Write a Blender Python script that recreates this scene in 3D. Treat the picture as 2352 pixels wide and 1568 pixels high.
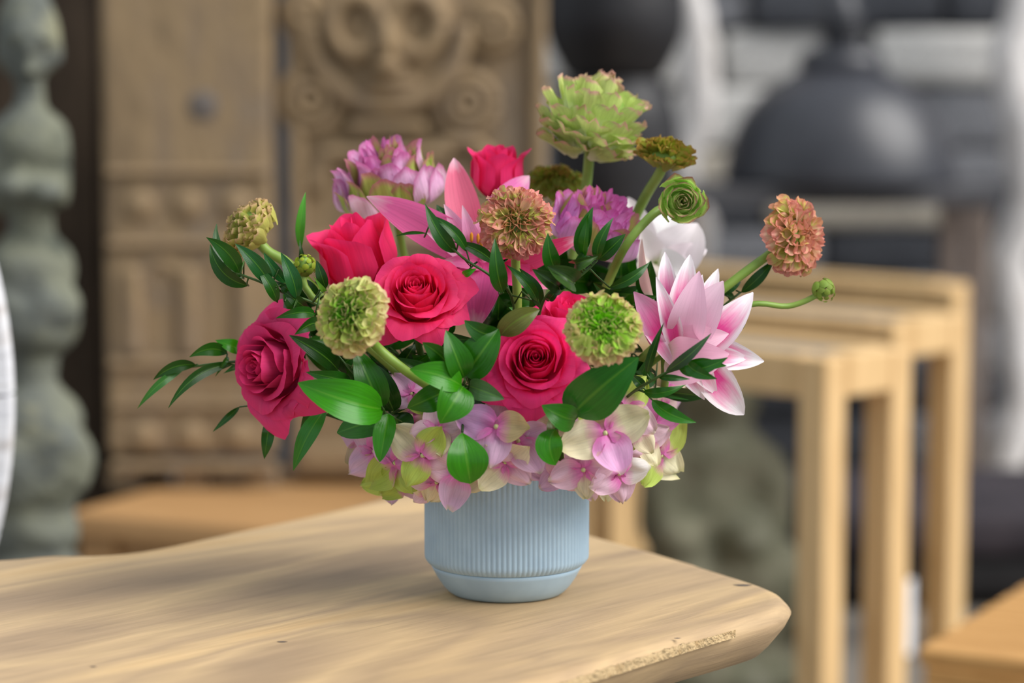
import bpy, bmesh, math, random
from mathutils import Vector, Matrix, noise
for o in list(bpy.data.objects): bpy.data.objects.remove(o)
scene = bpy.context.scene
COL = scene.collection
PI = math.pi
# ------------------------------------------------------------------ camera
W, H, F = 2352, 1568, 5553.0
TZ = 0.75                                   # table top height
PITCH = math.radians(6.0)
CAM = Vector((0.0, -1.87, TZ + 0.3944))
cd = bpy.data.cameras.new('camera'); cam = bpy.data.objects.new('camera', cd); COL.objects.link(cam)
cam.location = CAM; cam.rotation_euler = (PI/2 - PITCH, 0, 0)
cd.sensor_width = 36.0; cd.lens = 36.0 * F / W; cd.clip_end = 60
cd.dof.use_dof = True; cd.dof.focus_distance = 1.80; cd.dof.aperture_fstop = 3.0; cd.dof.aperture_blades = 0
scene.camera = cam
FWD = Vector((0, math.cos(PITCH), -math.sin(PITCH))); UP = Vector((0, math.sin(PITCH), math.cos(PITCH)))
def ray(px, py): return FWD + Vector((1, 0, 0)) * ((px - W/2) / F) - UP * ((py - H/2) / F)
def at(px, py, Y):
    d = ray(px, py); return CAM + d * ((Y - CAM.y) / d.y)
def on_z(px, py, Z):
    d = ray(px, py); return CAM + d * ((Z - CAM.z) / d.z)
def mpp(Y): return (Y - CAM.y) / F           # metres per pixel at depth plane Y
# ------------------------------------------------------------------ light
def lin(c):
    c /= 255.0
    return c / 12.92 if c <= 0.04045 else ((c + 0.055) / 1.055) ** 2.4
def C(r, g, b): return (lin(r), lin(g), lin(b), 1.0)
world = bpy.data.worlds.new('sky'); scene.world = world; world.use_nodes = True
bg = world.node_tree.nodes['Background']; bg.inputs[0].default_value = (0.86, 0.93, 1.0, 1); bg.inputs[1].default_value = 0.50
sd = bpy.data.lights.new('sun', 'SUN'); sd.energy = 3.0; sd.angle = math.radians(50); sd.color = (1.0, 0.97, 0.93)
sun = bpy.data.objects.new('sun', sd); COL.objects.link(sun)
sun.rotation_euler = Vector((0.80, -0.36, 0.80)).to_track_quat('Z', 'Y').to_euler()
scene.view_settings.view_transform = 'Standard'; scene.view_settings.look = 'None'
scene.view_settings.exposure = 0.45; scene.view_settings.gamma = 1.0; scene.view_settings.use_curve_mapping = False
# ------------------------------------------------------------------ material helpers
class NT:
    def __init__(s, name):
        s.m = bpy.data.materials.new(name); s.m.use_nodes = True
        s.t = s.m.node_tree; s.n = s.t.nodes; s.l = s.t.links
        s.b = s.n['Principled BSDF']; s.out = s.n['Material Output']
    def node(s, typ, **kw):
        n = s.n.new(typ)
        for k, v in kw.items():
            if k.startswith('in_'):
                key = k[3:]; key = int(key) if key.isdigit() else key
                n.inputs[key].default_value = v
            else: setattr(n, k, v)
        return n
    def link(s, a, b): s.l.new(a, b)
    def ramp(s, fac, stops):
        r = s.node('ShaderNodeValToRGB'); e = r.color_ramp.elements
        e[0].position, e[0].color = stops[0]; e[1].position, e[1].color = stops[-1]
        for p, c in stops[1:-1]: x = e.new(p); x.color = c
        s.link(fac, r.inputs[0]); return r.outputs[0]
    def mix(s, fac, a, b, mode='MIX'):
        m = s.node('ShaderNodeMix', data_type='RGBA', blend_type=mode)
        for sock, v in ((m.inputs[0], fac), (m.inputs[6], a), (m.inputs[7], b)):
            if hasattr(v, 'type') and hasattr(v, 'links'): s.link(v, sock)
            else: sock.default_value = v
        return m.outputs[2]
    def noise(s, scale, detail=4, coord=None, rough=.55, dist=0):
        n = s.node('ShaderNodeTexNoise', in_Scale=scale, in_Detail=detail, in_Roughness=rough, in_Distortion=dist)
        if coord is not None: s.link(coord, n.inputs[0])
        return n.outputs[0]
    def obj(s): return s.node('ShaderNodeTexCoord').outputs['Object']
    def uv(s): return s.node('ShaderNodeUVMap').outputs[0]
    def bump(s, h, strength, dist=.01):
        b = s.node('ShaderNodeBump', in_Strength=strength, in_Distance=dist)
        s.link(h, b.inputs['Height']); s.link(b.outputs[0], s.b.inputs['Normal'])
    def math(s, op, a, b=None):
        m = s.node('ShaderNodeMath', operation=op)
        for i, v in enumerate((a, b)):
            if v is None: continue
            if isinstance(v, (int, float)): m.inputs[i].default_value = v
            else: s.link(v, m.inputs[i])
        return m.outputs[0]
    def base(s, c, rough=.5, spec=.5):
        if isinstance(c, tuple): s.b.inputs['Base Color'].default_value = c
        else: s.link(c, s.b.inputs['Base Color'])
        s.b.inputs['Roughness'].default_value = rough; s.b.inputs['Specular IOR Level'].default_value = spec
    def translucent(s, col, amount):
        tr = s.node('ShaderNodeBsdfTranslucent'); mx = s.node('ShaderNodeMixShader', in_0=amount)
        if isinstance(col, tuple): tr.inputs[0].default_value = col
        else: s.link(col, tr.inputs[0])
        s.link(s.b.outputs[0], mx.inputs[1]); s.link(tr.outputs[0], mx.inputs[2]); s.link(mx.outputs[0], s.out.inputs[0])
def mottled(name, cols, scale, rough=.7, spec=.3, bump=0.0, bscale=None, stretch=None, dist=0.0, detail=5):
    t = NT(name); co = t.obj()
    if stretch:
        mp = t.node('ShaderNodeMapping'); mp.inputs['Scale'].default_value = stretch; t.link(co, mp.inputs[0]); co = mp.outputs[0]
    n = t.noise(scale, detail, co, .6, dist)
    k = len(cols); t.base(t.ramp(n, [(.3 + .4 * i / (k - 1), c) for i, c in enumerate(cols)]), rough, spec)
    if bump: t.bump(t.noise(bscale or scale * 2, 5, co), bump, .02)
    return t.m
def objcol_parts(t):
    oi = t.node('ShaderNodeObjectInfo'); return oi.outputs['Color'], oi.outputs['Random']
def petal_mat(name, rim=None, rim_from=.75, rim_amt=1.0, base=None, base_to=.35, veins=.12, transl=.38, rough=.55, spots=None, band=None):
    """colour = object colour; rim / base tints by the petal's own length; fine veins along it"""
    t = NT(name); col, rnd = objcol_parts(t); uv = t.uv()
    sep = t.node('ShaderNodeSeparateXYZ'); t.link(uv, sep.inputs[0]); u, v = sep.outputs[0], sep.outputs[1]
    mp = t.node('ShaderNodeMapping'); mp.inputs['Scale'].default_value = (26, 2.0, 1); t.link(uv, mp.inputs[0])
    vn = t.noise(1.0, 3, mp.outputs[0])
    ndist = t.math('MULTIPLY', t.math('SUBTRACT', t.noise(5, 3, uv), .5), .25)
    vv = t.math('ADD', v, ndist)
    c = col
    edge = t.math('MULTIPLY', t.math('ABSOLUTE', t.math('SUBTRACT', u, .5)), 2.0)
    if band:      # coloured centre band, margin keeps the object colour
        m = t.math('MAXIMUM', t.math('ADD', edge, t.math('MULTIPLY', ndist, .6)), t.math('SUBTRACT', vv, .08))
        f = t.ramp(m, [(.45, (1, 1, 1, 1)), (.82, (0, 0, 0, 1))]); c = t.mix(f, c, band)
    if base is not None:
        f = t.ramp(vv, [(0.02, (1, 1, 1, 1)), (base_to, (0, 0, 0, 1))]); c = t.mix(f, c, base)
    if rim is not None:
        m = t.math('MAXIMUM', vv, t.math('MULTIPLY', edge, t.math('ADD', t.math('MULTIPLY', v, .35), .62)))
        f = t.ramp(m, [(rim_from, (0, 0, 0, 1)), (min(.99, rim_from + .17), (rim_amt, rim_amt, rim_amt, 1))]); c = t.mix(f, c, rim)
    c = t.mix(veins, c, t.ramp(vn, [(.3, (.25, .25, .25, 1)), (.7, (1.6, 1.6, 1.6, 1))]), 'MULTIPLY')
    if spots:
        vo = t.node('ShaderNodeTexVoronoi', in_Scale=22.0); t.link(uv, vo.inputs[0])
        d = t.ramp(vo.outputs['Distance'], [(.10, (1, 1, 1, 1)), (.2, (0, 0, 0, 1))])
        zone = t.ramp(v, [(.15, (1, 1, 1, 1)), (.55, (0, 0, 0, 1))])
        c = t.mix(t.math('MULTIPLY', d, zone), c, spots)
    t.base(c, rough, .3); t.bump(vn, .12, .002); t.translucent(c, transl)
    return t.m
M = {}
M['rose'] = petal_mat('rose_petal', rim=C(244, 60, 128), rim_from=.86, rim_amt=.55, veins=.10, transl=.34, rough=.6)
M['ran_green'] = petal_mat('ranunculus_green_petal', rim=C(226, 176, 150), rim_from=.84, rim_amt=.7, veins=.14)
M['ran_lime'] = petal_mat('ranunculus_lime_petal', rim=C(236, 160, 170), rim_from=.88, rim_amt=.75, base=C(240, 240, 214), base_to=.55, veins=.16)
M['ran_pink'] = petal_mat('ranunculus_peach_petal', rim=C(232, 140, 135), rim_from=.72, rim_amt=.7, base=C(170, 180, 70), base_to=.5, veins=.14)
M['ran_olive'] = petal_mat('ranunculus_olive_petal', rim=C(176, 110, 60), rim_from=.8, rim_amt=.6, veins=.14)
M['ran_purple'] = petal_mat('ranunculus_purple_petal', rim=C(196, 40, 140), rim_from=.84, rim_amt=.65, base=C(246, 232, 236), base_to=.7, veins=.24, transl=.42)
M['bud'] = petal_mat('bud_petal', rim=C(150, 40, 95), rim_from=.86, rim_amt=.8, veins=.1)
M['lily'] = petal_mat('lily_petal', rim=C(250, 215, 230), rim_from=.84, rim_amt=.85, base=C(200, 60, 120), base_to=.3, veins=.16, spots=C(150, 20, 70), rough=.5)
M['lily_band'] = petal_mat('lily_banded_petal', band=C(246, 92, 172), veins=.10, spots=C(190, 30, 90), rough=.5, transl=.3)
M['lily_white'] = petal_mat('lily_white_petal', base=C(215, 222, 190), base_to=.3, veins=.05, rough=.5)
M['hyd'] = petal_mat('hydrangea_sepal', base=C(236, 130, 200), base_to=.42, rim=C(190, 196, 110), rim_from=.88, rim_amt=.45, veins=.16, transl=.3)
def leaf_mat(name, rough, transl):
    t = NT(name); col, rnd = objcol_parts(t); uv = t.uv()
    sep = t.node('ShaderNodeSeparateXYZ'); t.link(uv, sep.inputs[0]); u, v = sep.outputs[0], sep.outputs[1]
    e = t.math('MULTIPLY', t.math('ABSOLUTE', t.math('SUBTRACT', u, .5)), 2.0)
    mid = t.ramp(e, [(.02, (1, 1, 1, 1)), (.09, (0, 0, 0, 1))])
    mp = t.node('ShaderNodeMapping'); mp.inputs['Scale'].default_value = (18, 2.2, 1); t.link(uv, mp.inputs[0])
    vn = t.noise(1.0, 4, mp.outputs[0])
    c = t.mix(.35, col, t.ramp(vn, [(.3, (.5, .5, .5, 1)), (.72, (1.5, 1.5, 1.5, 1))]), 'MULTIPLY')
    c = t.mix(t.math('MULTIPLY', mid, .35), c, C(110, 165, 50))
    t.base(c, rough, .38); t.bump(vn, .15, .003); t.translucent(c, transl); return t.m
M['leaf'] = leaf_mat('glossy_leaf', .26, .16)
def stem_mat(name, a, b):
    t = NT(name); n = t.noise(30, 3, t.obj()); t.base(t.ramp(n, [(.3, a), (.7, b)]), .45, .4); return t.m
M['stem_light'] = stem_mat('pale_stem', C(104, 140, 48), C(140, 168, 76))
M['stem_dark'] = stem_mat('dark_stem', C(38, 70, 24), C(66, 98, 38))
M['eye'] = stem_mat('floret_eye', C(215, 190, 170), C(180, 200, 110))
M['foam'] = mottled('floral_foam', [C(30, 60, 35), C(40, 75, 45)], 60, .95, .1)
# ------------------------------------------------------------------ object helpers
def mesh_from(name, verts, faces, mat, uvs=None, smooth=True):
    me = bpy.data.meshes.new(name); me.from_pydata([tuple(v) for v in verts], [], faces)
    if uvs:
        ul = me.uv_layers.new(name='UVMap')
        for l in me.loops: ul.data[l.index].uv = uvs[l.vertex_index]
    if smooth: me.polygons.foreach_set('use_smooth', [True] * len(me.polygons))
    me.materials.append(mat); me.update(); return me
def grid_mesh(name, nu, nv, fn, mat):
    vs, uv, fs = [], [], []
    for j in range(nv + 1):
        for i in range(nu + 1):
            u = 2 * i / nu - 1; v = j / nv
            vs.append(fn(u, v)); uv.append((i / nu, v))
    for j in range(nv):
        for i in range(nu):
            a = j * (nu + 1) + i; fs.append((a, a + 1, a + nu + 2, a + nu + 1))
    return mesh_from(name, vs, fs, mat, uv)
def link(name, me, parent=None, mtx=None, color=None):
    o = bpy.data.objects.new(name, me); COL.objects.link(o)
    if parent is not None: o.parent = parent
    if mtx is not None: o.matrix_local = mtx
    if color is not None: o.color = color
    return o
def tag(o, label, cat, group=None, kind=None):
    o['label'] = label; o['category'] = cat
    if group: o['group'] = group
    if kind: o['kind'] = kind
    return o
def thing(name, label, cat, loc, group=None, rz=0):
    o = bpy.data.objects.new(name, None); COL.objects.link(o); o.empty_display_size = .01
    o.location = loc; o.rotation_euler = (0, 0, rz); return tag(o, label, cat, group)
def tube_data(pts, radii, seg=8):
    pts = [Vector(p) for p in pts]; n = len(pts); vs, fs = [], []
    if isinstance(radii, (int, float)): radii = [radii] * n
    nrm = None
    for i, p in enumerate(pts):
        t = (pts[min(i + 1, n - 1)] - pts[max(i - 1, 0)]).normalized()
        if nrm is None: nrm = t.orthogonal().normalized()
        nrm = (nrm - t * nrm.dot(t)).normalized(); b = t.cross(nrm)
        for k in range(seg):
            a = 2 * PI * k / seg; vs.append(p + (nrm * math.cos(a) + b * math.sin(a)) * radii[i])
    for i in range(n - 1):
        for k in range(seg):
            fs.append((i * seg + k, i * seg + (k + 1) % seg, (i + 1) * seg + (k + 1) % seg, (i + 1) * seg + k))
    fs.append(tuple(range(seg))[::-1]); fs.append(tuple(range((n - 1) * seg, n * seg)))
    return vs, fs
def smooth_path(pts, sub=6):
    pts = [Vector(p) for p in pts]
    if len(pts) < 3: return [pts[0].lerp(pts[1], i / sub) for i in range(sub + 1)]
    out = []; P = [pts[0] * 2 - pts[1]] + pts + [pts[-1] * 2 - pts[-2]]
    for i in range(1, len(P) - 2):
        for k in range(sub):
            t = k / sub; a, b, c, d = P[i-1], P[i], P[i+1], P[i+2]
            out.append(.5 * ((2 * b) + (c - a) * t + (2*a - 5*b + 4*c - d) * t*t + (3*b - a - 3*c + d) * t**3))
    out.append(pts[-1]); return out
def tube(name, pts, r, mat, parent=None, off=Vector((0, 0, 0)), sub=6, seg=8):
    path = [p - off for p in smooth_path(pts, sub)]
    if not isinstance(r, (int, float)):
        n = len(path); r = [r[0] + (r[1] - r[0]) * i / (n - 1) for i in range(n)]
    vs, fs = tube_data(path, r, seg); return link(name, mesh_from(name, vs, fs, mat), parent)
def box_mesh(name, sx, sy, sz, mat, bevel=.004, seg=2):
    bm = bmesh.new(); bmesh.ops.create_cube(bm, size=1)
    bmesh.ops.scale(bm, vec=(sx, sy, sz), verts=bm.verts)
    if bevel: bmesh.ops.bevel(bm, geom=bm.edges[:], offset=bevel, segments=seg, affect='EDGES', profile=.5)
    me = bpy.data.meshes.new(name); bm.to_mesh(me); bm.free(); me.materials.append(mat)
    me.polygons.foreach_set('use_smooth', [False] * len(me.polygons)); return me
def box(name, c, s, mat, parent=None, bevel=.004, rot=(0, 0, 0), seg=2):
    o = link(name, box_mesh(name, *s, mat, bevel, seg), parent); o.location = c; o.rotation_euler = rot; return o
def lathe_mesh(name, prof, mat, seg=48, fn=None):
    vs, fs = [], []; n = len(prof)
    for j, (r, z) in enumerate(prof):
        for k in range(seg):
            a = 2 * PI * k / seg; rr = r if fn is None else fn(r, z, a)
            vs.append((rr * math.cos(a), rr * math.sin(a), z))
    for j in range(n - 1):
        for k in range(seg): fs.append((j*seg + k, j*seg + (k+1) % seg, (j+1)*seg + (k+1) % seg, (j+1)*seg + k))
    if prof[0][0] > 1e-5: fs.append(tuple(range(seg))[::-1])
    if prof[-1][0] > 1e-5: fs.append(tuple(range((n-1)*seg, n*seg)))
    return mesh_from(name, vs, fs, mat)
def blob_mesh(name, blobs, mat, seg=24):
    """ellipsoids (centre, radii, rotz) gathered in one mesh; a Remesh modifier fuses them"""
    bm = bmesh.new()
    for c, r, *rot in blobs:
        m = Matrix.Translation(c) @ (Matrix.Rotation(rot[0], 4, 'Y') if rot else Matrix.Identity(4)) @ Matrix.Diagonal((*r, 1))
        bmesh.ops.create_uvsphere(bm, u_segments=seg, v_segments=seg // 2, radius=1, matrix=m)
    me = bpy.data.meshes.new(name); bm.to_mesh(me); bm.free(); me.materials.append(mat); return me
def remesh(o, vox, rough_tex=None, amount=0):
    m = o.modifiers.new('fuse', 'REMESH'); m.mode = 'VOXEL'; m.voxel_size = vox; m.use_smooth_shade = True
    if amount:
        tx = bpy.data.textures.new('rough', 'CLOUDS'); tx.noise_scale = rough_tex
        d = o.modifiers.new('wear', 'DISPLACE'); d.texture = tx; d.strength = amount; d.texture_coords = 'LOCAL'
    s = o.modifiers.new('soft', 'SMOOTH'); s.iterations = 2
# ================================================================== setting
M['concrete'] = mottled('concrete', [C(96, 92, 88), C(128, 122, 115), C(110, 106, 100)], 3, .85, .2, .15, 30)
M['mortar'] = mottled('mortar', [C(70, 70, 72), C(100, 98, 98)], 12, .95, .1, .3, 40)
fl = link('floor', mesh_from('floor', [(-7, -5, 0), (7, -5, 0), (7, 6, 0), (-7, 6, 0)], [(0, 1, 2, 3)], M['concrete'])); fl['kind'] = 'structure'
WALLY = 5.2
wall = box('wall_back', (0, WALLY + .15, 1.3), (9, .3, 2.6), M['mortar'], bevel=0); wall['kind'] = 'structure'
stone_mats = [mottled('pale_limestone', [C(188, 186, 184), C(222, 220, 216), C(150, 149, 150)], 14, .85, .2, .4, 30),
              mottled('grey_limestone', [C(104, 106, 112), C(142, 143, 148), C(84, 86, 92)], 14, .85, .2, .4, 30),
              mottled('dark_slate_stone', [C(52, 54, 60), C(84, 86, 92), C(44, 46, 52)], 14, .85, .2, .4, 30),
              mottled('tan_stone', [C(176, 166, 150), C(206, 198, 184), C(140, 132, 122)], 14, .85, .2, .4, 30)]
rng = random.Random(5)
def stone_mesh(mat, seed):
    bm = bmesh.new(); bmesh.ops.create_cube(bm, size=1)
    bmesh.ops.subdivide_edges(bm, edges=bm.edges[:], cuts=3, use_grid_fill=True)
    for v in bm.verts:
        n = noise.noise_vector(v.co * 2.2 + Vector((seed * 7.3, 0, 0)))
        k = max(abs(v.co.x), abs(v.co.y), abs(v.co.z)); l = v.co.length
        v.co = v.co * (1 - .22 * max(0, l - .55)) + n * .05
    me = bpy.data.meshes.new('stone'); bm.to_mesh(me); bm.free(); me.materials.append(mat)
    me.polygons.foreach_set('use_smooth', [True] * len(me.polygons)); return me
smesh = [[stone_mesh(m, 4 * i + j) for j in range(3)] for i, m in enumerate(stone_mats)]
# courses of rough stone, pale and dark courses alternating as in the photograph
z = .04; row = 0
while z < 1.62:
    h = rng.uniform(.11, .19); x = .12 - rng.random() * .15
    lightrow = (z > .82)
    while x < 2.3:
        l = rng.uniform(.24, .6); k = rng.choices([0, 1, 2, 3], [5, 2, 1.3, 2.6] if row % 3 else [1.2, 3, 4, 1])[0]
        if not lightrow: k = rng.choices([0, 1, 2, 3], [.4, 2, 5, .3])[0]
        o = link('stone', rng.choice(smesh[k]), wall)
        o.location = (x + l / 2, -.15 - .02 + rng.uniform(-.02, .02), z + h / 2 - 1.3); o.scale = (l * .97, .12, h * .95)
        o.rotation_euler = (0, rng.uniform(-.04, .04), 0); x += l
    z += h; row += 1
# ================================================================== live-edge table
def wood_slab():
    t = NT('suar_wood'); co = t.obj()
    mp = t.node('ShaderNodeMapping', vector_type='TEXTURE'); mp.inputs['Rotation'].default_value = (0, 0, math.radians(48)); mp.inputs['Scale'].default_value = (1 / .8, 1 / 4.2, 1 / 4.2)
    t.link(co, mp.inputs[0]); c = mp.outputs[0]
    big = t.noise(1.5, 3, c, .5, .9)
    col = t.ramp(big, [(.26, C(140, 118, 94)), (.38, C(172, 145, 112)), (.48, C(204, 174, 130)), (.55, C(182, 154, 118)), (.63, C(212, 180, 132)), (.74, C(204, 166, 112))])
    mp2 = t.node('ShaderNodeMapping', vector_type='TEXTURE'); mp2.inputs['Rotation'].default_value = (0, 0, math.radians(48)); mp2.inputs['Scale'].default_value = (1 / 12, 1 / 170, 1 / 170)
    t.link(co, mp2.inputs[0]); fine = t.noise(1.0, 4, mp2.outputs[0], .65, .4)
    col = t.mix(.45, col, t.ramp(fine, [(.3, (.66, .64, .62, 1)), (.7, (1.22, 1.2, 1.18, 1))]), 'MULTIPLY')
    blot = t.noise(5, 3, co); col = t.mix(t.math('MULTIPLY', blot, .14), col, C(188, 172, 158))
    t.base(col, .55, .35); t.bump(fine, .25, .002); return t.m
M['suar'] = wood_slab()
M['chip'] = mottled('raw_chipped_wood', [C(198, 168, 124), C(212, 184, 140), C(188, 156, 112)], 120, .8, .2, .7, 160)
top_px = [(-260, 1300), (-120, 1290), (0, 1283), (130, 1273), (270, 1272), (400, 1250), (600, 1206), (750, 1174), (880, 1142), (960, 1124),
          (1010, 1116), (1060, 1124), (1200, 1172), (1354, 1225), (1500, 1263), (1650, 1310), (1755, 1342), (1795, 1360), (1806, 1378), (1790, 1398),
          (1700, 1425), (1560, 1462), (1400, 1512), (1250, 1556), (1100, 1604), (900, 1668), (600, 1770), (200, 1900), (-200, 2040)]
top = [on_z(x, y, TZ).xy for x, y in top_px]
def chaikin(p, it=2):
    for _ in range(it):
        q = []
        for i in range(len(p)):
            a, b = p[i], p[(i + 1) % len(p)]; q += [a * .75 + b * .25, a * .25 + b * .75]
        p = q
    return p
top = chaikin(top, 2)
def offset(p, d):
    out = []; n = len(p)
    for i in range(n):
        t = (p[(i + 1) % n] - p[i - 1]).normalized(); out.append(p[i] + Vector((-t.y, t.x)) * d)
    return out
area = sum(top[i - 1].x * top[i].y - top[i].x * top[i - 1].y for i in range(len(top)))
sg = 1 if area < 0 else -1
rings = [(offset(top, -sg * .012), TZ), (offset(top, -sg * .006), TZ - .0004), (offset(top, -sg * .001), TZ - .0025), (offset(top, sg * .003), TZ - .007),
         (offset(top, sg * .004), TZ - .011), (offset(top, sg * .001), TZ - .018), (offset(top, -sg * .008), TZ - .030), (offset(top, -sg * .018), TZ - .040), (offset(top, -sg * .03), TZ - .043)]
vs, fs = [], []; n = len(top)
for ri, (rp, zz) in enumerate(rings):
    for i, p in enumerate(rp):
        w = .004 * noise.noise((p.x * 14, p.y * 14, ri * .6)) if ri > 1 else 0
        vs.append((p.x + w, p.y + w, zz + (w * .6 if 1 < ri < 7 else 0)))
for r in range(len(rings) - 1):
    for i in range(n): fs.append((r*n + i, r*n + (i+1) % n, (r+1)*n + (i+1) % n, (r+1)*n + i))
fs.append(tuple(range(n))); fs.append(tuple(range((len(rings)-1)*n, len(rings)*n)))
cx, cy = -.25, -.1
table = thing('live_edge_table', 'live-edge pale wood slab table carrying the blue ribbed vase', 'table', (cx, cy, 0))
slab = link('table_top', mesh_from('table_top', [Vector(v) - Vector((cx, cy, 0)) for v in vs], fs, M['suar']), table)
bm = bmesh.new(); bm.from_mesh(slab.data); bmesh.ops.recalc_face_normals(bm, faces=bm.faces); bm.to_mesh(slab.data); bm.free()
for p in slab.data.polygons: p.use_smooth = len(p.vertices) == 4
# rough chipped strip along the front arris and small knots in the top
pts = [on_z(x, y, TZ) for x, y in ((1690, 1436), (1600, 1462), (1560, 1474), (1470, 1502), (1380, 1530), (1300, 1556), (1200, 1590))]
cv, cf = [], []; crng = random.Random(3); path = smooth_path(pts, 14)
for i, p in enumerate(path):
    f = min(1, i / 26) * min(1, (len(path) - 1 - i) / 10); w = (.0008 + .0024 * crng.random()) * f
    for k in range(5):
        s = k / 4 * 2 - 1
        cv.append(Vector((p.x + s * w * .3, p.y + .0005 + s * w, TZ - .0062 + (s * .003) + (1 - s * s) * .0036 * (.2 + crng.random()) * f)) - Vector((cx, cy, 0)))
for i in range(len(path) - 1):
    for k in range(4): cf.append((i*5 + k, i*5 + k + 1, i*5 + k + 6, i*5 + k + 5))
link('chipped_arris', mesh_from('chipped_arris', cv, cf, M['chip']), table)
M['knot'] = mottled('dark_knot', [C(70, 62, 58), C(104, 96, 92)], 80, .7, .2)
for px, py, r in ((1706, 1344, .007), (648, 1474, .0035), (214, 1531, .0022), (1556, 1466, .0025)):
    p = on_z(px, py, TZ); kv = [(0, 0, .0006)] + [(math.cos(a) * r * (1 + .25 * math.sin(3 * a)), math.sin(a) * r * .55, .0002) for a in [2 * PI * k / 14 for k in range(14)]]
    link('knot', mesh_from('knot', kv, [(0, k + 1, (k + 1) % 14 + 1) for k in range(14)], M['knot']), table, Matrix.Translation((p.x - cx, p.y - cy, TZ)))
for lx, ly in ((-.40, .02), (-.25, -.42)):
    box('leg', (lx - cx, ly - cy, (TZ - .04) / 2), (.09, .09, TZ - .04), M['suar'], table, .008)
# ================================================================== vase
vc = on_z(1164, 1359, TZ)
t = NT('matte_blue_glaze'); n = t.noise(40, 4, t.obj()); t.base(t.ramp(n, [(.3, C(158, 184, 204)), (.7, C(170, 196, 214))]), .5, .4); M['glaze'] = t.m
vase = thing('ribbed_vase', 'matte light blue ribbed ceramic vase standing on the wood slab', 'vase', vc)
R0 = .0645
prof = [(.0597, .0236), (.0605, .0242), (.0622, .0256), (R0 - .0003, .0285)] + [(R0, .031 + k * .0062) for k in range(12)] + [(R0, .104), (R0 - .001, .1055), (R0 - .003, .1058), (R0 - .0045, .105), (R0 - .0045, .09), (R0 - .0045, .05), (.05, .03), (.001, .028)]
def ribs(r, z, a):
    if r < .0598 or z > .1046: return r
    return r - .0006 * (1 - abs(math.sin(a * 50)) ** 1.0) * 1.6
link('vase_body', lathe_mesh('vase_body', prof, M['glaze'], 800, ribs), vase)
bp = [(.001, .0), (.040, 0), (.0435, .0008), (.0465, .003), (.0505, .0075), (.0545, .0135), (.0578, .0195), (.0594, .0226), (.0588, .0232), (.0575, .0240), (.05, .0262), (.001, .0270)]
link('vase_foot', lathe_mesh('vase_foot', bp, M['glaze'], 96), vase)
foam = link('floral_foam', lathe_mesh('floral_foam', [(.001, .031), (.045, .034), (.055, .05), (.055, .098), (.045, .104), (.001, .106)], M['foam'], 32)); foam.location = vc
tag(foam, 'dark green block of floral foam packed inside the blue vase', 'floral foam')
MOUTH = Vector((vc.x, vc.y, TZ + .085))
# ================================================================== furniture and carvings behind
M['pine'] = mottled('pale_teak', [C(196, 158, 106), C(226, 190, 138), C(208, 172, 120)], 3, .5, .35, .1, 8, (8, 8, 1.0), .6)
M['inset'] = mottled('grey_stone_inset', [C(112, 112, 112), C(134, 133, 131)], 20, .5, .4)
M['paper'] = mottled('white_paper', [C(232, 232, 236), C(240, 240, 243)], 20, .8, .2)
def side_table(px, py, L, D, label, wa=PI / 4, tagged=False):
    c = on_z(px, py, .75); a = PI / 4                    # long side runs left-back, short side right-back
    root = thing('side_table', label, 'table', (c.x, c.y, 0), 'matching side tables in a receding row', 0)
    u = Vector((-math.cos(a), math.sin(a), 0)); w = Vector((math.cos(wa), math.sin(wa), 0)); s = .052
    ang = math.atan2(u.y, u.x); angw = math.atan2(w.y, w.x)
    for i, (k, m) in enumerate(((0, 0), (L, 0), (0, D), (L, D))):
        p = u * k + w * m; box('leg', (p.x, p.y, .375 - .002), (s, s, .746), M['pine'], root, .005, (0, 0, ang))
    for m in (0, D):
        p = u * (L / 2) + w * m; box('top_rail', (p.x, p.y, .75 - .034), (L - s, s * .98, .064), M['pine'], root, .004, (0, 0, ang))
    for k in (0, L):
        p = u * k + w * (D / 2); box('top_rail', (p.x, p.y, .75 - .034), (max(.03, D - s), s * .98, .064), M['pine'], root, .004, (0, 0, angw))
    p = u * (L / 2) + w * (D / 2); box('inset_panel', (p.x, p.y, .735), (L - s * .9, D - s * .9, .014), M['inset'], root, .002, (0, 0, ang))
    if tagged:
        q = box('price_tag', (.030, -.040, .24), (.036, .003, .13), M['paper'], root, 0, (0, 0, PI / 4)); q['label'] = 'white paper tag'
    return root
side_table(1890, 812, .58, .165, 'pale wood side table with grey inset top, in front of the mossy seated statue')
side_table(2045, 733, .75, .175, 'pale wood side table with a white paper tag on its corner leg', tagged=True)
side_table(2182, 655, 1.06, .13, 'pale wood side table closest to the black dome lamp and its console', wa=math.radians(78))
# slatted bench, lower right
M['bench'] = mottled('honey_teak', [C(168, 118, 60), C(208, 158, 96), C(188, 138, 78)], 2.5, .5, .35, .15, 8, (1.2, 9, 9), .6)
b0, b1, b2 = on_z(2104, 1492, .45), on_z(2560, 1545, .45), on_z(2182, 1418, .45)
bench = thing('slatted_bench', 'low honey-coloured slatted wooden bench in front of the charcoal daybed', 'bench', (b0.x, b0.y, 0))
e = (b1 - b0); L = e.length; e.normalize(); f = Vector((-e.y, e.x, 0)); ang = math.atan2(e.y, e.x); wd = .46
for k in range(6):
    p = e * (L / 2) + f * (.04 + k * .078); box('slat', (p.x, p.y, .44), (L, .062, .022), M['bench'], bench, .004, (0, 0, ang))
for m in (.02, wd - .03):
    p = e * (L / 2) + f * m; box('apron', (p.x, p.y, .393), (L - .02, .03, .07), M['bench'], bench, .004, (0, 0, ang))
for k in (.03, L - .03):
    for m in (.03, wd - .04):
        p = e * k + f * m; box('leg', (p.x, p.y, .18), (.05, .05, .36), M['bench'], bench, .004, (0, 0, ang))
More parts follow.
